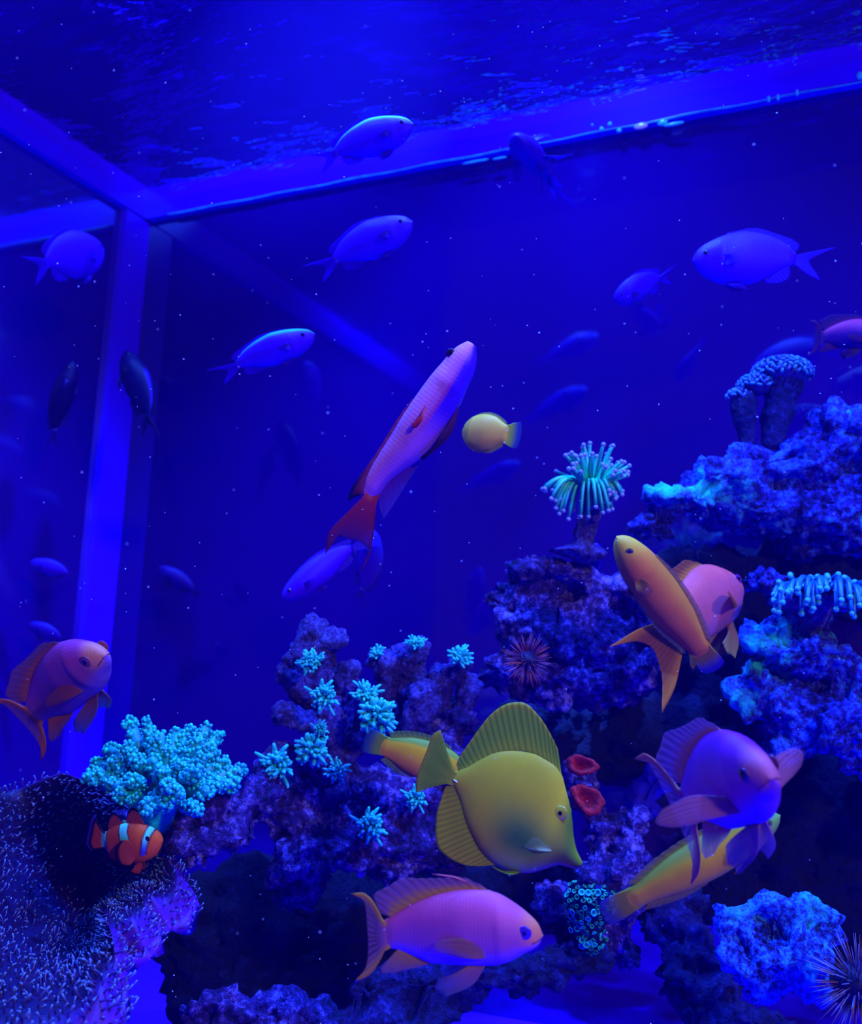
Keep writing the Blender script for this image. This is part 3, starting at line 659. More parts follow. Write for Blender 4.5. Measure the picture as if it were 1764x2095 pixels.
def fish(name, label, sp, nose, tail, up, colf, finc, iris, zs=1.0, ws=1.0, bend=0.0, scales=True, clear=0.5, nrays=14, group=None, cat='fish',
         pect_out=0.35, pelv_out=0.25, eye_s=1.0, detail=1, skip=(), finscale=1.0, pupil=0.55, fin_dark=0.75, extra=None, corr=0.004, mouth=0.0, tailscale=None, pect_scale=1.0):
    nose = np.asarray(nose, float); tail = np.asarray(tail, float); L = np.linalg.norm(nose - tail); X = (nose - tail) / L
    Z = np.asarray(up, float) - X * (np.asarray(up) @ X); Z /= np.linalg.norm(Z); Y = np.cross(Z, X); R = np.array((X, Y, Z)).T
    mid = (nose + tail) / 2; root = empty(name, mid, label, cat, group, R)
    def warp(s, y, z):                          # body coordinates -> metres in the fish frame
        s = np.asarray(s, float); yy = np.asarray(y, float)
        if abs(bend) < 1e-4: return np.stack(((0.5 - s) * L, yy * L, np.asarray(z, float) * zs * L), -1)
        t = np.clip(.5 - s, -.5, .5); a = bend * t; kx = .5 / (math.sin(bend / 2) / bend)
        cx = np.sin(a) / bend; cy = -(1 - np.cos(a)) / bend + (1 - math.cos(bend / 2)) / bend; ov = (.5 - s) - t
        cx = cx * kx + np.cos(a) * ov; cy = cy * kx - np.sin(a) * ov
        return np.stack(((cx + np.sin(a) * yy) * L, (cy + np.cos(a) * yy) * L, np.asarray(z, float) * zs * L), -1)
    ns, nt = (64, 36) if detail else (36, 20)
    s = 0.5 - 0.5 * np.cos(np.linspace(0, math.pi, ns)); s = s * .6 + np.linspace(0, 1, ns) * .4
    T_, B_ = sp['top'], sp['bot']; s0 = max(T_[0, 0], B_[0, 0]); s = s0 + s * (1.0 - s0)
    zt = pchip(T_[:, 0], T_[:, 1], s); zb = pchip(B_[:, 0], B_[:, 1], s); hw = pchip(sp['width'][:, 0], sp['width'][:, 1], s) * ws; hw = hw * (1 - .55 * sstep(.93, 1.0, s))
    gill = 1 + 0.06 * sstep(.16, .26, s) * (1 - sstep(.262, .285, s)); hw = hw * gill
    an = np.linspace(0, 2 * math.pi, nt, endpoint=False)
    zc, hz = (zt + zb) / 2, np.maximum((zt - zb) / 2, .004)
    S_ = np.repeat(s, nt); ca, sa = np.tile(np.cos(an), ns), np.tile(np.sin(an), ns)
    y = np.repeat(hw, nt) * np.sign(sa) * np.abs(sa) ** 1.12; z = np.repeat(zc, nt) + np.repeat(hz, nt) * ca
    V = warp(S_, y, z); Fc = []
    for i in range(ns - 1):
        for k in range(nt): a, b_ = i * nt + k, i * nt + (k + 1) % nt; Fc.append((a, b_, b_ + nt, a + nt))
    V = np.vstack((V, warp([s[0] - .004, 1.004], [0, 0], [zc[0], zc[-1]])))
    for k in range(nt): Fc.append((len(V) - 2, (k + 1) % nt, k)); q = (ns - 1) * nt; Fc.append((len(V) - 1, q + k, q + (k + 1) % nt))
    S2 = np.append(S_, (s[0], 1)); C2 = np.append(ca, (0, 0)); cols = colf(S2, C2)
    girth = hz.max() * 2
    vec = np.stack((np.append(S_, (0, 1)) * 46, np.append(np.abs(np.tile(np.where(an > math.pi, 2 * math.pi - an, an), ns)), (0, 0)) * 16, np.zeros(len(S2))), 1)
    obj('body', new_mesh('body', V, Fc, np.clip(cols, 0, 1), vec), M_scale if scales else M_skin, root)
    def halfw(ss): return np.interp(ss, s, hw)
    def surf_y(ss, zz):
        h = np.interp(ss, s, hz); c = np.interp(ss, s, zc); q = np.clip((zz - c) / h, -1, 1); return halfw(ss) * (1 - q * q) ** .56
    def fin(nm, rays, side=0, out=0.0):
        m = 14; R_ = np.array([resample(r, m) for r in rays]); nr = len(R_); N = max(24, nr * 6)
        fs = tailscale if (nm == 'tail_fin' and tailscale) else finscale * (pect_scale if nm == 'pectoral_fin' else 1.0)
        if fs != 1.0: R_ = R_[:, :1] + (R_ - R_[:, :1]) * fs
        if nm == 'tail_fin': R_[:, 0, 0] -= .03
        ui = np.linspace(0, nr - 1, N); G = np.stack([np.stack([pchip(np.arange(nr), R_[:, j, k], ui) for j in range(m)], 1) for k in range(2)], -1)
        u = np.repeat(np.linspace(0, 1, N), m); v = np.tile(np.linspace(0, 1, m), N); ss, zz = G[..., 0].ravel(), G[..., 1].ravel()
        base = np.zeros(len(u))
        if side:
            b0 = np.repeat(surf_y(G[:, 0, 0], G[:, 0, 1]), m)
            ln = np.repeat(np.linalg.norm(G[:, -1] - G[:, 0], axis=1), m); al_ = math.atan(out); bs = np.repeat(G[:, 0], m, axis=0); ss = bs[:, 0] + (ss - bs[:, 0]) * math.cos(al_); base = side * (b0 * .92 + math.sin(al_) * v * ln + 0.04 * np.sin(v * 3) * u)
        phase = np.sin(u * 2 * math.pi * nrays)
        yy = base + corr * phase * np.minimum(1, v * 3)
        th = (0.012 if nm == 'tail_fin' else 0.006) * (1 - v) ** 1.5 + 0.0012
        st = 0.5 + 0.5 * phase; c = finc(nm, u, v)
        cc = c[:, :3] * (fin_dark + (1 - fin_dark) * st)[:, None]; al = np.clip(c[:, 3] * (0.7 + .6 * (1 - st)), 0, 1) if c.shape[1] > 3 else np.full(len(u), clear) * sstep(.0, .5, v)
        Vf = np.vstack((warp(ss, yy + th, zz), warp(ss, yy - th, zz))); K = N * m; Fc = []
        for i in range(N - 1):
            for j in range(m - 1):
                a = i * m + j; Fc.append((a, a + 1, a + m + 1, a + m)); Fc.append((K + a, K + a + m, K + a + m + 1, K + a + 1))
        ed = [(i * m, (i + 1) * m) for i in range(N - 1)] + [((i + 1) * m + m - 1, i * m + m - 1) for i in range(N - 1)] + [(j + 1, j) for j in range(m - 1)] + [((N - 1) * m + j, (N - 1) * m + j + 1) for j in range(m - 1)]
        for a, b_ in ed: Fc.append((a, b_, K + b_, K + a))
        c4 = np.hstack((cc, al[:, None])); c4 = np.vstack((c4, c4))
        return obj(nm, new_mesh(nm, Vf, Fc, np.clip(c4, 0, 1)), M_fin, root)
    for nm, rr in sp['fins'].items():
        if nm not in skip: fin(nm, rr)
    for side in (1, -1):
        if 'pectoral_fin' not in skip: fin('pectoral_fin', sp['pect'], side, pect_out)
        if 'pelvic_fin' not in skip and sp['pelv']: fin('pelvic_fin', sp['pelv'], side, pelv_out)
        es, ez, er = sp['eye']; er = er * eye_s; ey = side * surf_y(es, ez)
        V0, F0 = ico(3 if detail else 2); c = warp(es, ey, ez)
        e = obj('eye', new_mesh('eye', c + V0 * np.array((1, .24, 1)) * er * L, F0), iris_mat(iris), root)
        obj('pupil', new_mesh('pupil', c + np.array((0, side * .07 * er * L, 0)) + V0 * np.array((1, .40, 1)) * er * L * pupil, F0), M_eyeb, e)
    if mouth:
        t = np.linspace(-1, 1, 11); ms = s[0] + .003 + mouth * np.abs(t) ** 1.5; mz = zc[0] - .004 - .022 * np.abs(t)
        V, Fc = tube(warp(ms, np.sign(t) * surf_y(ms, mz), mz), .0035 * L, 6); obj('mouth', new_mesh('mouth', V, Fc), M_lip, root)
    if extra: extra(root, warp, surf_y, L)
    return root
def const(c, a=0.4):
    c = np.asarray(c)
    def f(nm, u, v): return np.hstack((np.tile(c, (len(u), 1)), ((a if nm != 'pectoral_fin' else .85) * sstep(0, .6, v))[:, None]))
    return f

ANTH = spec((1418,548), (390,545),
    [(1419,540),(1400,480),(1340,410),(1250,335),(1150,275),(1050,245),(950,240),(800,262),(650,310),(520,375),(430,432),(385,462)],
    [(1419,556),(1390,610),(1300,660),(1220,705),(1100,738),(1000,742),(850,738),(700,728),(600,690),(480,642),(430,632),(385,630)],
    {'dorsal_fin': [[(1100,262),(1060,222)],[(1000,250),(920,165)],[(900,255),(800,170)],[(800,270),(690,172)],[(700,300),(560,168)],[(600,343),(450,222)],[(520,383),(350,285)],[(455,425),(385,400)]],
     'tail_fin': [[(400,468),(365,370),(325,300),(270,262),(195,268)],[(398,490),(345,410),(305,340),(285,325)],[(395,515),(335,465),(290,425)],[(395,545),(335,542),(288,535)],[(395,575),(335,600),(285,615)],[(398,600),(345,670),(295,715),(262,750)],[(405,625),(365,700),(310,780),(250,830),(172,860)]],
     'anal_fin': [[(700,725),(620,757)],[(640,703),(520,777)],[(580,678),(440,800)],[(530,655),(365,803)],[(480,638),(355,765)]]},
    [[(1060,560),(900,500),(790,505)],[(1065,590),(900,560),(745,545)],[(1065,620),(920,600),(790,590)],[(1060,650),(940,625),(860,620)]],
    [[(1045,735),(960,840),(770,905)],[(1010,735),(850,850),(755,870)],[(970,732),(820,800),(715,845)],[(935,728),(800,765),(740,780)]],
    (1315,490,46), [(0,.012),(.03,.045),(.12,.095),(.28,.13),(.45,.13),(.65,.095),(.85,.045),(1,.02)])
CHROM = spec((1070,1065), (1490,1068),
    [(1070,1060),(1090,1025),(1150,985),(1220,960),(1280,950),(1350,960),(1430,990),(1475,1025),(1500,1048)],
    [(1070,1070),(1090,1108),(1140,1145),(1210,1165),(1290,1165),(1370,1140),(1430,1108),(1475,1090),(1500,1086)],
    {'dorsal_fin': [[(1200,972),(1215,955)],[(1290,960),(1320,938)],[(1370,975),(1420,965)],[(1420,995),(1485,990)],[(1450,1012),(1505,1012)],[(1470,1030),(1492,1035)]],
     'tail_fin': [[(1488,1050),(1560,1035),(1655,1018)],[(1490,1058),(1560,1052),(1595,1043)],[(1490,1068),(1545,1075)],[(1490,1078),(1545,1102),(1572,1118)],[(1488,1086),(1530,1120),(1592,1152)]],
     'anal_fin': [[(1350,1142),(1372,1160)],[(1390,1125),(1420,1160)],[(1430,1105),(1462,1138)],[(1465,1092),(1468,1112)]]},
    [[(1180,1050),(1215,1048),(1245,1062)],[(1185,1070),(1220,1075),(1242,1085)],[(1183,1090),(1205,1103)]],
    [[(1195,1158),(1250,1186),(1295,1188)],[(1215,1160),(1260,1180),(1280,1182)],[(1245,1160),(1275,1170)]],
    (1117,1040,11), [(0,.012),(.04,.05),(.15,.10),(.32,.135),(.5,.12),(.7,.08),(.88,.04),(1,.02)])
WRAS = spec((0,0), (100,0),
    [(0,-.5),(3,-6),(10,-11),(25,-15.5),(45,-17),(65,-15.5),(80,-12),(92,-9),(101,-8.5)], [(0,.5),(3,5),(10,10),(25,15),(45,17),(65,15),(80,11),(92,8.5),(101,8)],
    {'dorsal_fin': [[(22,-14),(24,-18)],[(35,-15.8),(38,-21)],[(50,-16.2),(54,-22)],[(65,-15),(70,-20.5)],[(80,-11.5),(86,-17)],[(91,-8.8),(96,-13)]],
     'tail_fin': [[(97,-8.5),(108,-10.5),(117,-11)],[(98,-5),(110,-6),(120,-6)],[(98,0),(110,0),(121,0)],[(98,5),(110,6),(120,6)],[(97,8),(108,10),(117,10.5)]],
     'anal_fin': [[(52,16),(55,19)],[(64,14.5),(69,20)],[(77,11.5),(83,17)],[(90,8.5),(95,12.5)]]},
    [[(26,0),(33,-4),(40,-4)],[(27,3),(35,3),(43,3)],[(26,6),(32,8),(37,9)]], [[(31,15),(36,18),(41,20)],[(34,15.3),(38,17.5),(42,18.5)],[(37,15.6),(40,17)]],
    (9,-3.5,2.5), [(0,.010),(.03,.045),(.12,.085),(.3,.11),(.5,.11),(.7,.085),(.9,.04),(1,.022)])
TANG = spec((1490,1165), (640,600),
    [(1490,1150),(1455,1070),(1442,980),(1440,880),(1430,780),(1410,680),(1390,595),(1340,530),(1250,475),(1150,447),(1050,438),(950,450),(850,490),(760,535),(700,552),(645,560)],
    [(1490,1180),(1440,1186),(1340,1165),(1240,1190),(1120,1215),(1000,1195),(900,1150),(830,1080),(770,980),(730,880),(700,770),(675,700),(650,655),(620,640)],
    {'dorsal_fin': [[(1392,612),(1378,440)],[(1345,545),(1335,340)],[(1290,508),(1272,230)],[(1220,475),(1190,142)],[(1130,455),(1090,128)],[(1050,450),(1000,158)],[(970,457),(915,222)],[(890,485),(835,312)],[(820,517),(762,398)],[(750,548),(705,470)],[(700,560),(680,515)]],
     'tail_fin': [[(668,572),(615,410),(580,285)],[(660,582),(565,440),(520,320)],[(655,592),(535,500),(480,410)],[(645,605),(505,560),(440,490)],[(635,618),(485,605),(408,560)],[(630,628),(475,648),(388,625)],[(625,636),(505,660),(385,695)]],
     'anal_fin': [[(940,1160),(860,1167)],[(890,1135),(780,1170)],[(850,1090),(690,1160)],[(810,1030),(600,1120)],[(780,975),(535,1070)],[(755,910),(510,990)],[(735,850),(515,900)],[(715,780),(530,820)],[(692,715),(560,740)],[(668,670),(590,672)],[(655,655),(605,655)]]},
    [[(1310,1045),(1240,990),(1190,985)],[(1305,1052),(1200,1020),(1130,1035)],[(1308,1060),(1220,1050),(1160,1050)],[(1312,1070),(1240,1062),(1200,1062)]],
    [[(1030,1195),(960,1190),(900,1160)],[(1060,1200),(1000,1205),(940,1190)],[(1090,1205),(1050,1212),(1000,1212)]],
    (1380,838,48), [(0,.016),(.05,.035),(.15,.065),(.3,.085),(.5,.095),(.7,.075),(.88,.04),(1,.018)])
CLOWN = spec((1522,705), (470,690),
    [(1522,690),(1480,590),(1400,530),(1330,495),(1230,465),(1130,445),(1000,440),(900,435),(800,450),(650,490),(550,545),(460,590)],
    [(1520,725),(1460,840),(1380,930),(1270,985),(1150,1025),(1000,1040),(850,1035),(650,1000),(550,930),(490,850),(455,800)],
    {'dorsal_fin': [[(1230,475),(1180,370)],[(1160,455),(1120,255)],[(1070,450),(1035,220)],[(980,450),(950,280)],[(900,450),(890,400)],[(830,455),(800,400)],[(760,470),(770,340)],[(690,490),(690,292)],[(630,510),(610,350)],[(575,545),(560,490)]],
     'tail_fin': [[(490,580),(420,480),(350,330)],[(485,620),(380,530),(290,400)],[(480,670),(360,620),(225,560)],[(478,720),(340,720),(165,740)],[(480,770),(350,790),(190,800)],[(485,810),(380,830),(240,850)]],
     'anal_fin': [[(840,1030),(800,1075)],[(760,1020),(690,1085)],[(680,1005),(590,1060)],[(600,965),(530,1010)],[(540,920),(480,940)]]},
    [[(1080,720),(980,640),(900,650)],[(1090,760),(930,720),(825,740)],[(1090,810),(920,810),(800,850)],[(1085,850),(920,900),(815,940)],[(1080,890),(960,970),(860,1000)],[(1090,920),(1020,1000),(960,1015)]],
    [[(1150,1010),(1140,1100),(1090,1190)],[(1100,1020),(1070,1110),(1010,1180)],[(1050,1030),(1000,1100),(930,1140)]],
    (1330,635,45), [(0,.03),(.04,.08),(.15,.135),(.32,.165),(.5,.15),(.7,.10),(.88,.06),(1,.035)])
SLIM = spec((1066,150), (515,955),
    [(1040,138),(960,182),(900,248),(830,330),(750,440),(685,535),(640,612),(570,722),(510,825),(487,900),(490,950)],
    [(1070,175),(1072,240),(1062,300),(1022,395),(985,480),(905,605),(805,735),(700,810),(610,885),(555,960)],
    {'dorsal_fin': [[(770,430),(745,440)],[(700,530),(676,528)],[(640,625),(618,620)],[(575,730),(545,735)],[(530,805),(440,880)],[(510,845),(408,970)],[(498,885),(440,950)],[(492,920),(470,945)]],
     'tail_fin': [[(495,940),(400,1035),(310,1130),(283,1258)],[(505,955),(415,1070),(350,1160)],[(520,965),(450,1090),(420,1175)],[(535,965),(500,1090),(470,1190)],[(548,962),(535,1100),(515,1230)],[(558,955),(548,1060),(535,1170),(505,1290),(455,1380)]],
     'anal_fin': [[(790,745),(770,790)],[(740,780),(720,870)],[(690,815),(670,950)],[(640,850),(625,1020)],[(600,890),(590,1065)],[(565,940),(570,1000)]]},
    [[(815,455),(790,500),(742,560)],[(808,465),(770,540),(745,580)],[(812,480),(790,540),(765,575)]],
    [[(985,475),(940,620),(800,748)],[(960,510),(900,620),(780,740)],[(930,560),(870,650),(790,730)]],
    (942,208,26), [(0,.014),(.03,.04),(.12,.085),(.28,.11),(.45,.11),(.65,.085),(.85,.045),(1,.022)])

# yellow tang
ty, tg, tw, td = A(126, 122, 40), A(110, 116, 62), A(84, 108, 135), A(36, 76, 80)
def c_tang(s, ca):
    c = mixc(ty, tg, sstep(.55, .15, s) * sstep(.9, -.2, ca))
    c = mixc(c, td, sstep(.34, .02, np.abs(s - .40)) * sstep(.45, -.35, ca) * sstep(-1.0, -.4, ca))
    return mixc(c, tw, sstep(-.55, -.95, ca) * sstep(.65, .35, s))
def f_tang(nm, u, v):
    if nm == 'pectoral_fin': return const(A(120, 140, 190), .5)(nm, u, v)
    c = mixc(A(124, 140, 36), A(104, 134, 50), sstep(.0, .5, v)); c = mixc(c, A(140, 134, 36), sstep(.8, 1, v)) if nm != 'anal_fin' else mixc(A(130, 140, 14), A(150, 142, 12), v)
    return np.hstack((c, (0.14 * sstep(.1, .7, v))[:, None]))
def x_tang(root, warp, sy, L):
    V, Fc = ico(2); c = warp(.955, 0, .0); y0 = sy(.955, 0) * L
    for sd in (1, -1): obj('tail_spine', new_mesh('tail_spine', np.array((c[0], sd * y0, c[2])) + V * np.array((.022, .008, .007)) * L, Fc), M_white, root)
M_white = plain('white_spine', A(170, 165, 245), 0.4, 0.4, 60, 0.1, 0)
q = lambda X, Y: (720 + X / 3.15, 1400 + Y / 3.15)
fish('yellow_tang', 'large yellow tang with a tall fanned dorsal fin in the centre foreground', TANG, P(*q(1490, 1165), .655), P(*q(640, 600), .69), cv(.553, .833, .05), c_tang, f_tang, A(120, 118, 60), nrays=22, fin_dark=.55, scales=False, pupil=.5, pect_out=.12, mouth=.03, extra=x_tang, corr=.003)

# pink anthias
def c_anth(top, mid, bel, snout):
    def f(s, ca):
        c = mixc(mid, top, sstep(.0, .8, ca)); c = mixc(c, bel, sstep(-.25, -.85, ca))
        c = mixc(c, snout, sstep(.16, .04, s) * sstep(-.9, -.2, ca)); return mixc(c, snout, sstep(.9, 1, s) * .6)
    return f
def f_anth(base, edge, low, a=.45):
    def f(nm, u, v):
        n_ = len(u)
        if nm == 'tail_fin': c = mixc(base, edge, sstep(.28, .0, np.minimum(u, 1 - u))); al = a * 1.3 * sstep(.05, .5, v) * sstep(0, .25, np.minimum(u, 1 - u))
        elif nm == 'dorsal_fin': c = mixc(edge, base, sstep(.1, .6, v)); al = a * sstep(.2, .9, v)
        elif nm in ('pelvic_fin',): c = mixc(base, low, v * .9); al = a * .9 * v
        elif nm == 'pectoral_fin': c = np.tile(mixc(base, edge, .4), (n_, 1)); al = .2 + a * 1.1 * v
        else: c = mixc(edge, base, v); al = a * sstep(.1, .9, v)
        return np.hstack((np.broadcast_to(c, (n_, 3)), np.broadcast_to(al, (n_,))[:, None]))
    return f
def x_fil(root, warp, sy, L):
    pts = [(.41, .30), (.45, .345), (.52, .372), (.60, .385), (.66, .392)]
    V, Fc = tube(np.array([warp(a, 0, b_) for a, b_ in pts]), np.array((.006, .006, .005, .004, .001)) * L, 6); obj('dorsal_filament', new_mesh('dorsal_filament', V, Fc, np.tile(A(150, 70, 150), (len(V), 1))), M_skin, root)
fish('pink_anthias', 'pink and violet anthias swimming right along the bottom below the tang', ANTH, P(1110, 1914, .60), P(784, 1913, .615), cv(0, 1, .08), c_anth(A(136, 58, 190), A(110, 54, 185), A(78, 50, 255), A(165, 84, 124)),
     f_anth(A(115, 72, 190), A(185, 110, 84), A(60, 80, 255), .7), A(40, 20, 200), pupil=.5, extra=x_fil, pect_out=.12, mouth=.06)
fish('pink_anthias', 'pink anthias with orange fins rising at the left side beside the corner strip', ANTH, P(215, 1340, .81), P(66, 1466, .87), cv(-.66, .75, .12), c_anth(A(108, 36, 180), A(98, 40, 150), A(84, 46, 235), A(165, 84, 130)),
     f_anth(A(100, 50, 120), A(138, 68, 74), A(40, 60, 170), .5), A(90, 40, 110), pect_out=.25, pelv_out=.5, zs=.92, mouth=.06, bend=.5)
fish('pink_anthias', 'purple anthias turned towards the viewer at right with its side fin spread', ANTH, P(1578, 1592, .53), P(1405, 1650, .615), cv(-.26, .95, .12), c_anth(A(85, 20, 215), A(120, 46, 170), A(66, 26, 230), A(120, 60, 160)),
     f_anth(A(110, 64, 220), A(150, 84, 150), A(70, 50, 250), .7), A(50, 20, 120), pupil=.7, pect_scale=1.15, tailscale=1.35, pect_out=2.6, ws=1.05, zs=1.12, bend=.42, mouth=.07, finscale=1.2)
ANTH5 = dict(ANTH); ANTH5['fins'] = dict(ANTH['fins'])
ANTH5['fins']['tail_fin'] = [np.array(r_) for r_ in ([(.985,.08),(1.15,.13),(1.35,.16),(1.62,.17)],[(.99,.05),(1.15,.08),(1.36,.09)],[(.99,0),(1.15,0),(1.28,-.01)],[(.99,-.05),(1.15,-.10),(1.32,-.14)],[(.985,-.08),(1.12,-.17),(1.3,-.27),(1.5,-.33)])]
fish('pink_anthias', 'dusky pink anthias heading away behind the leaning orange wrasse', ANTH5, P(1515, 1195, .935), P(1385, 1292, .872), cv(-.60, .80, .05), c_anth(A(150, 58, 112), A(120, 52, 130), A(90, 50, 160), A(140, 60, 120)),
     f_anth(A(110, 60, 70), A(150, 96, 60), A(110, 100, 110), .3), A(60, 20, 140), pect_out=.9, zs=1.15, finscale=1.2)
def c_slim(s, ca):
    c = mixc(A(118, 60, 245), A(150, 78, 235), sstep(0, .7, ca)); c = mixc(c, A(38, 4, 255), sstep(.08, -.12, ca + .25 * (s < .02)) * sstep(.62, .35, s)); c = mixc(c, A(80, 40, 230), sstep(-.2, -.7, ca) * sstep(.5, .7, s))
    c = mixc(c, A(120, 20, 90), sstep(.09, .02, np.abs(ca - .05)) * sstep(.12, .2, s) * sstep(.62, .45, s) * .8)
    c = mixc(c, A(200, 80, 190), sstep(.14, .03, s) * sstep(-.6, .1, ca)); return c
def f_slim(nm, u, v):
    n_ = len(u)
    if nm == 'tail_fin': c = mixc(A(130, 30, 90), A(70, 20, 130), v); al = .45 * sstep(.2, 1, v) * sstep(0, .3, np.minimum(u, 1 - u))
    elif nm == 'dorsal_fin': c = mixc(A(110, 40, 130), A(10, 4, 60), sstep(.2, .9, v) * sstep(.4, .6, u)); al = .2 * v
    elif nm == 'pelvic_fin': c = mixc(A(60, 10, 90), A(8, 4, 60), v); al = .1 * v
    elif nm == 'pectoral_fin': c = np.tile(A(150, 30, 70), (n_, 1)); al = .1 * v
    else: c = mixc(A(70, 20, 220), A(60, 40, 230), v); al = .5 * v
    return np.hstack((c, np.broadcast_to(al, (n_,))[:, None]))
q = lambda X, Y: (550 + X / 2.52, 640 + Y / 2.52)
fish('long_anthias', 'long violet and pink anthias with a deeply forked tail swimming steeply upward, centre', SLIM, P(*q(1066, 150), .78), P(*q(515, 955), .80), cv(-.82, .56, .12), c_slim, f_slim, A(20, 10, 70), pelv_out=.15, pect_out=.3, pupil=.6)

# wrasses
def c_wras(back, side, belly, headc):
    def f(s, ca):
        c = mixc(side, back, sstep(.45, .9, ca)); c = mixc(c, belly, sstep(-.3, -.9, ca)); return mixc(c, headc, sstep(.2, .05, s))
    return f
wf = lambda c, t: (lambda nm, u, v: np.hstack((mixc(np.asarray(c), np.asarray(t), sstep(.2, .9, v) if nm == 'tail_fin' else v * .3), ((.9 if nm == 'pectoral_fin' else .6) * sstep(.0, .8, v))[:, None])))
fish('orange_wrasse', 'slim orange wrasse leaning nose up in front of the dark boulder', WRAS, P(1262, 1098, .82), P(1440, 1340, .86), cv(.75, .5, .35), c_wras(A(138, 92, 58), A(140, 78, 56), A(104, 72, 64), A(170, 122, 66)), wf(A(120, 90, 50), A(40, 20, 220)), A(70, 60, 40), zs=.80, scales=False, finscale=.7, eye_s=.9)
fish('orange_wrasse', 'yellow wrasse slanting down to the left beneath the purple anthias', WRAS, P(1596, 1668, .70), P(1283, 1846, .70), cv(-.50, .86, .05), c_wras(A(84, 92, 40), A(128, 100, 36), A(104, 96, 60), A(70, 110, 100)), wf(A(104, 96, 30), A(40, 40, 220)), A(60, 80, 60), zs=.76, scales=False, finscale=.8)
def c_orw(s, ca):
    return mixc(mixc(A(225, 118, 20), A(210, 98, 40), sstep(.2, -.5, ca)), A(80, 108, 62), sstep(.70, .78, ca))
def x_spot(root, warp, sy, L):
    V, Fc = ico(2); c = warp(.52, sy(.52, .145) + .006, .145 * 1.0)
    o = obj('false_eye_spot', new_mesh('false_eye_spot', c + V * np.array((.026, .006, .03)) * L, Fc), M_eyeb, root)
fish('orange_wrasse', 'bright orange wrasse with olive back half hidden behind the tang tail', WRAS, P(952, 1582, .80), P(778, 1524, .80), cv(-.32, .95, .05), c_orw, wf(A(96, 116, 56), A(30, 60, 170)), A(90, 90, 50), zs=1.32, scales=False, extra=x_spot, finscale=.9)
fish('orange_wrasse', 'short blunt ochre wrasse turning away right of the long violet anthias', WRAS, P(948, 884, .925), P(1040, 890, .895), cv(.12, .99, -.1), c_wras(A(150, 124, 56), A(146, 112, 66), A(128, 110, 60), A(140, 110, 70)), wf(A(150, 150, 40), A(40, 60, 220)), A(60, 60, 40), zs=2.05, scales=False, finscale=.45, tailscale=1.25, ws=1.6, skip=('pectoral_fin',), eye_s=.6)

# clownfish
def c_clown(s, ca):
    org = mixc(A(150, 58, 30), A(120, 40, 34), sstep(.2, .6, s)); wht = A(60, 170, 255); w_lo = A(40, 50, 255); blk = A(14, 4, 30)
    head = s - .235 - .075 * np.clip(-ca, -1, .6); mid = s - .62 - .06 * np.exp(-(ca * 2.2) ** 2) * -1.0
    h = np.abs(head); m_ = np.abs(mid) - .02 * np.exp(-(ca * 2) ** 2); t = np.abs(s - .985)
    c = org; hm = sstep(-.62, -.48, ca)
    c = mixc(c, blk, np.maximum(sstep(.075, .055, h) * hm, np.maximum(sstep(.10, .08, m_), sstep(.07, .05, t))) * .9)
    wt = mixc(w_lo, wht, sstep(-.3, .5, ca))
    return mixc(c, wt, np.maximum(sstep(.045, .035, h) * hm, np.maximum(sstep(.07, .06, m_), sstep(.045, .035, t))))
def f_clown(nm, u, v):
    org, blk = A(130, 46, 32), A(10, 4, 26); e = sstep(.62, .72, v)
    if nm == 'tail_fin': e = np.maximum(sstep(.66, .74, v), sstep(.16, .06, np.minimum(u, 1 - u))); c = mixc(mixc(A(50, 120, 255), org, sstep(.12, .2, v)), blk, e); c = mixc(c, A(40, 30, 230), sstep(.86, .93, v))
    elif nm == 'dorsal_fin': c = mixc(mixc(org, A(70, 30, 60), .4), blk, sstep(.72, .84, v)); c = mixc(c, A(50, 150, 255), sstep(.05, .02, np.abs(u - .47)))
    elif nm == 'anal_fin': c = mixc(org, blk, sstep(.2, .4, v))
    else: c = mixc(org, blk, sstep(.72, .82, v))
    return np.hstack((c, np.full((len(u), 1), .04)))
q = lambda X, Y: (160 + X / 8.82, 1640 + Y / 8.82)
fish('clownfish', 'orange clownfish with white bands hovering over the carpet anemone', CLOWN, P(*q(1522, 705), .735), P(*q(470, 690), .745), cv(.02, 1, .05), c_clown, f_clown, A(30, 10, 20), scales=False, zs=1.1, finscale=1.1, pect_out=.25, pupil=.7, fin_dark=.9)

# blue chromis
CB, CT, CW = np.array((.075, .001, .66)), np.array((.075, .02, .7)), np.array((.06, 0, .62))
def c_chrom(k=1.0, top=CT):
    def f(s, ca): return mixc(mixc(mixc(CB, CT, sstep(.5, .9, ca)), top, sstep(.80, .95, ca)), CW, sstep(-.3, -.8, ca)) * k  # top: lamp highlight painted along the ridge of the back
    return f
chrom = lambda label, n_, t_, up, d=1, k=1.0, top=CT, **kw: fish('blue_chromis', label, CHROM, P(*n_), P(*t_), cv(*up), c_chrom(k, top), const(CB * k, .35), A(14, 4, 70), detail=d, scales=bool(d), **kw)
chrom('blue chromis highest in the picture, swimming in front of the bright rim band', (845,254,.97), (687,314,.99), (-.36,.93,.16), zs=.86, pupil=.75, bend=.05, top=A(60, 190, 255))
chrom('blue chromis in open water straight below the one crossing the rim band', (844,454,.98), (686,532,1.0), (-.44,.9,.1), zs=.86, pupil=.75)
chrom('slender blue chromis with a highlight painted on its back just right of the corner strip', (644,684,1.0), (486,748,1.02), (-.38,.92,.2), zs=.72, pupil=.7, top=A(16, 130, 255))
chrom('plump blue chromis facing left in the open water at upper right', (1417,533,.97), (1628,532,.97), (0,1,.05), pupil=.75)
chrom('small blurred chromis heading down left beside the plump facing-left one', (1257,612,1.03), (1350,570,1.05), (.4,.9,.1), 0, .8, zs=.95)
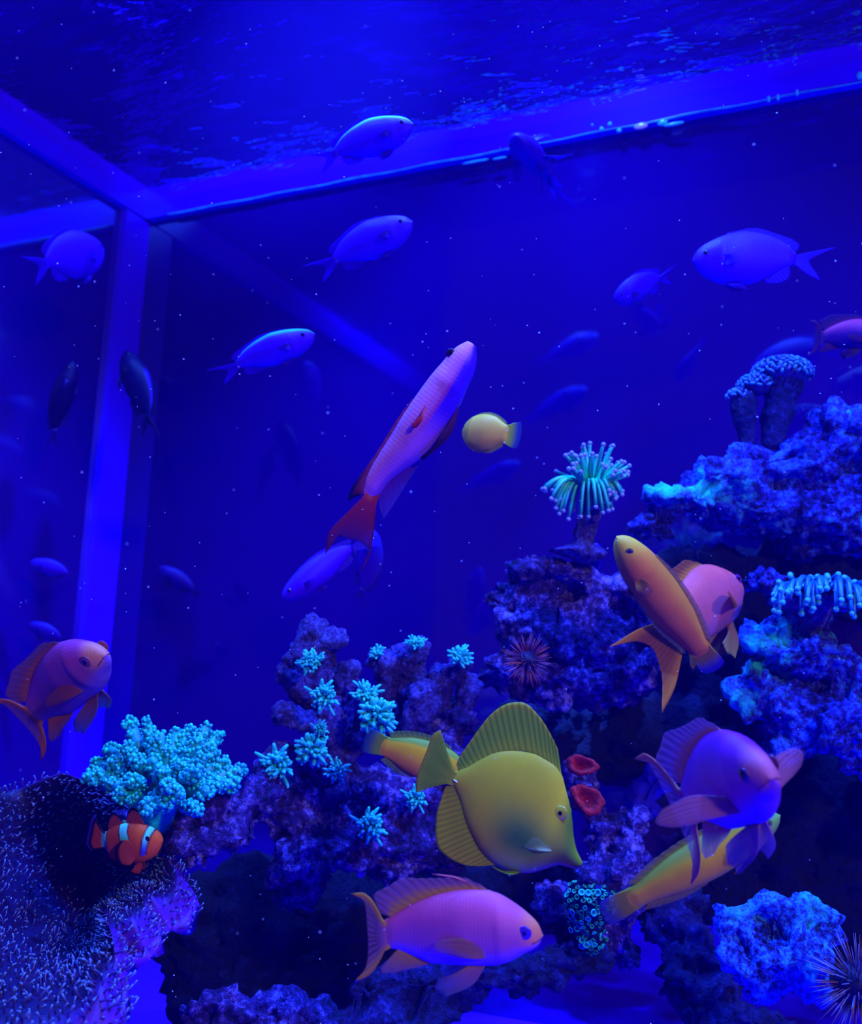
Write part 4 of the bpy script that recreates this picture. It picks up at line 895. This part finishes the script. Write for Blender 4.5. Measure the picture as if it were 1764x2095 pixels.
chrom('pale blue chromis diving to the lower left under the forked tail of the long anthias', (578,1224,1.02), (722,1122,1.04), (-.5,.8,.15), 0, .9, zs=.66)
chrom('hazy round blue chromis right behind the forked tail of the long anthias', (764,1084,1.09), (742,1206,1.09), (.95,.2,0), 0, .45, zs=.9)
chrom('round blue chromis turning away below the rim band at far left', (212,512,1.22), (95,538,1.16), (.1,.98,.1), 0, .9, zs=1.3)
chrom('dark ragged blue chromis seen head on hanging at the rim band', (1056,278,.96), (1122,372,1.04), (-.75,.5,.4), 0, .55, zs=.9, finscale=1.6, pelv_out=.8, pect_out=.9)
chrom('small blue chromis peeking out behind the torch coral stalk', (1222,1112,1.05), (1196,1180,1.06), (.9,.3,0), 0, .6)
chrom('faint chromis reflection modelled near the left pane, upper of the two left of the corner strip', (62,1150,1.22), (138,1174,1.22), (.2,.95,0), 0, .5, zs=.85)  # pane reflection built as a small dimmed fish
chrom('faint chromis reflection modelled near the left pane, lower of the two left of the corner strip', (60,1276,1.22), (124,1306,1.22), (.2,.95,0), 0, .35, zs=.85)  # another reflected fish built as a dimmed body
chrom('very dim chromis reflection modelled low against the dark back pane right of the corner strip', (326,1160,1.28), (396,1208,1.28), (.5,.85,0), 0, .2, zs=.8)  # reflection in the back glass, modelled as a fish with darkened colour
drk = lambda s, ca: np.tile(A(8, 0, 70), (len(s), 1))
fish('dark_chromis', 'dark navy fish with a pale belly stripe hanging on the corner strip', CHROM, P(258, 718, 1.25), P(300, 850, 1.22), cv(.9, .35, .2), lambda s, ca: mixc(np.tile(A(4, 0, 60), (len(s), 1)), A(30, 0, 220), sstep(.8, .95, ca) * sstep(.35, .5, s)), const(A(8, 0, 70), .3), A(4, 0, 50), zs=.75, detail=0, scales=False)
fish('dark_chromis', 'dim navy fish head up near the left pane, left of the corner strip', CHROM, P(150, 738, 1.22), P(112, 880, 1.22), cv(-.9, .2, .2), drk, const(A(20, 0, 160), .3), A(4, 0, 50), zs=.6, detail=0, scales=False)
fish('pink_anthias', 'dim purple anthias half out of frame at the right edge above the stalked coral', ANTH, P(1812, 690, .99), P(1680, 690, 1.0), cv(0, 1, .1), c_anth(A(110, 24, 130), A(36, 6, 150), A(30, 4, 150), A(60, 20, 120)), f_anth(A(50, 16, 150), A(70, 20, 140), A(40, 20, 160)), A(20, 8, 60), detail=0)

# ------------------------------------------------------------------ drifting specks
rnd = random.Random(77); mb = MB(); V0, F0 = ico(1)
for i in range(420):
    x, y, d = rnd.uniform(0, 1764), rnd.uniform(0, 2095), rnd.uniform(.5, 1.0)
    r_ = rnd.choice((.7, .8, 1.0, 1.0, 1.5)) * d / F
    mb.add(P(x, y, d) + V0 * r_ * np.array((rnd.uniform(.8, 1.6), 1, rnd.uniform(.8, 1.3))), F0)
tag(obj('drifting_specks', mb.mesh('drifting_specks'), plain('speck', (0.75, 0.8, 0.9), 0.5, 0.4, 50, 0.1, 0)), 'tiny white specks drifting through the blue water', 'specks', kind='stuff')
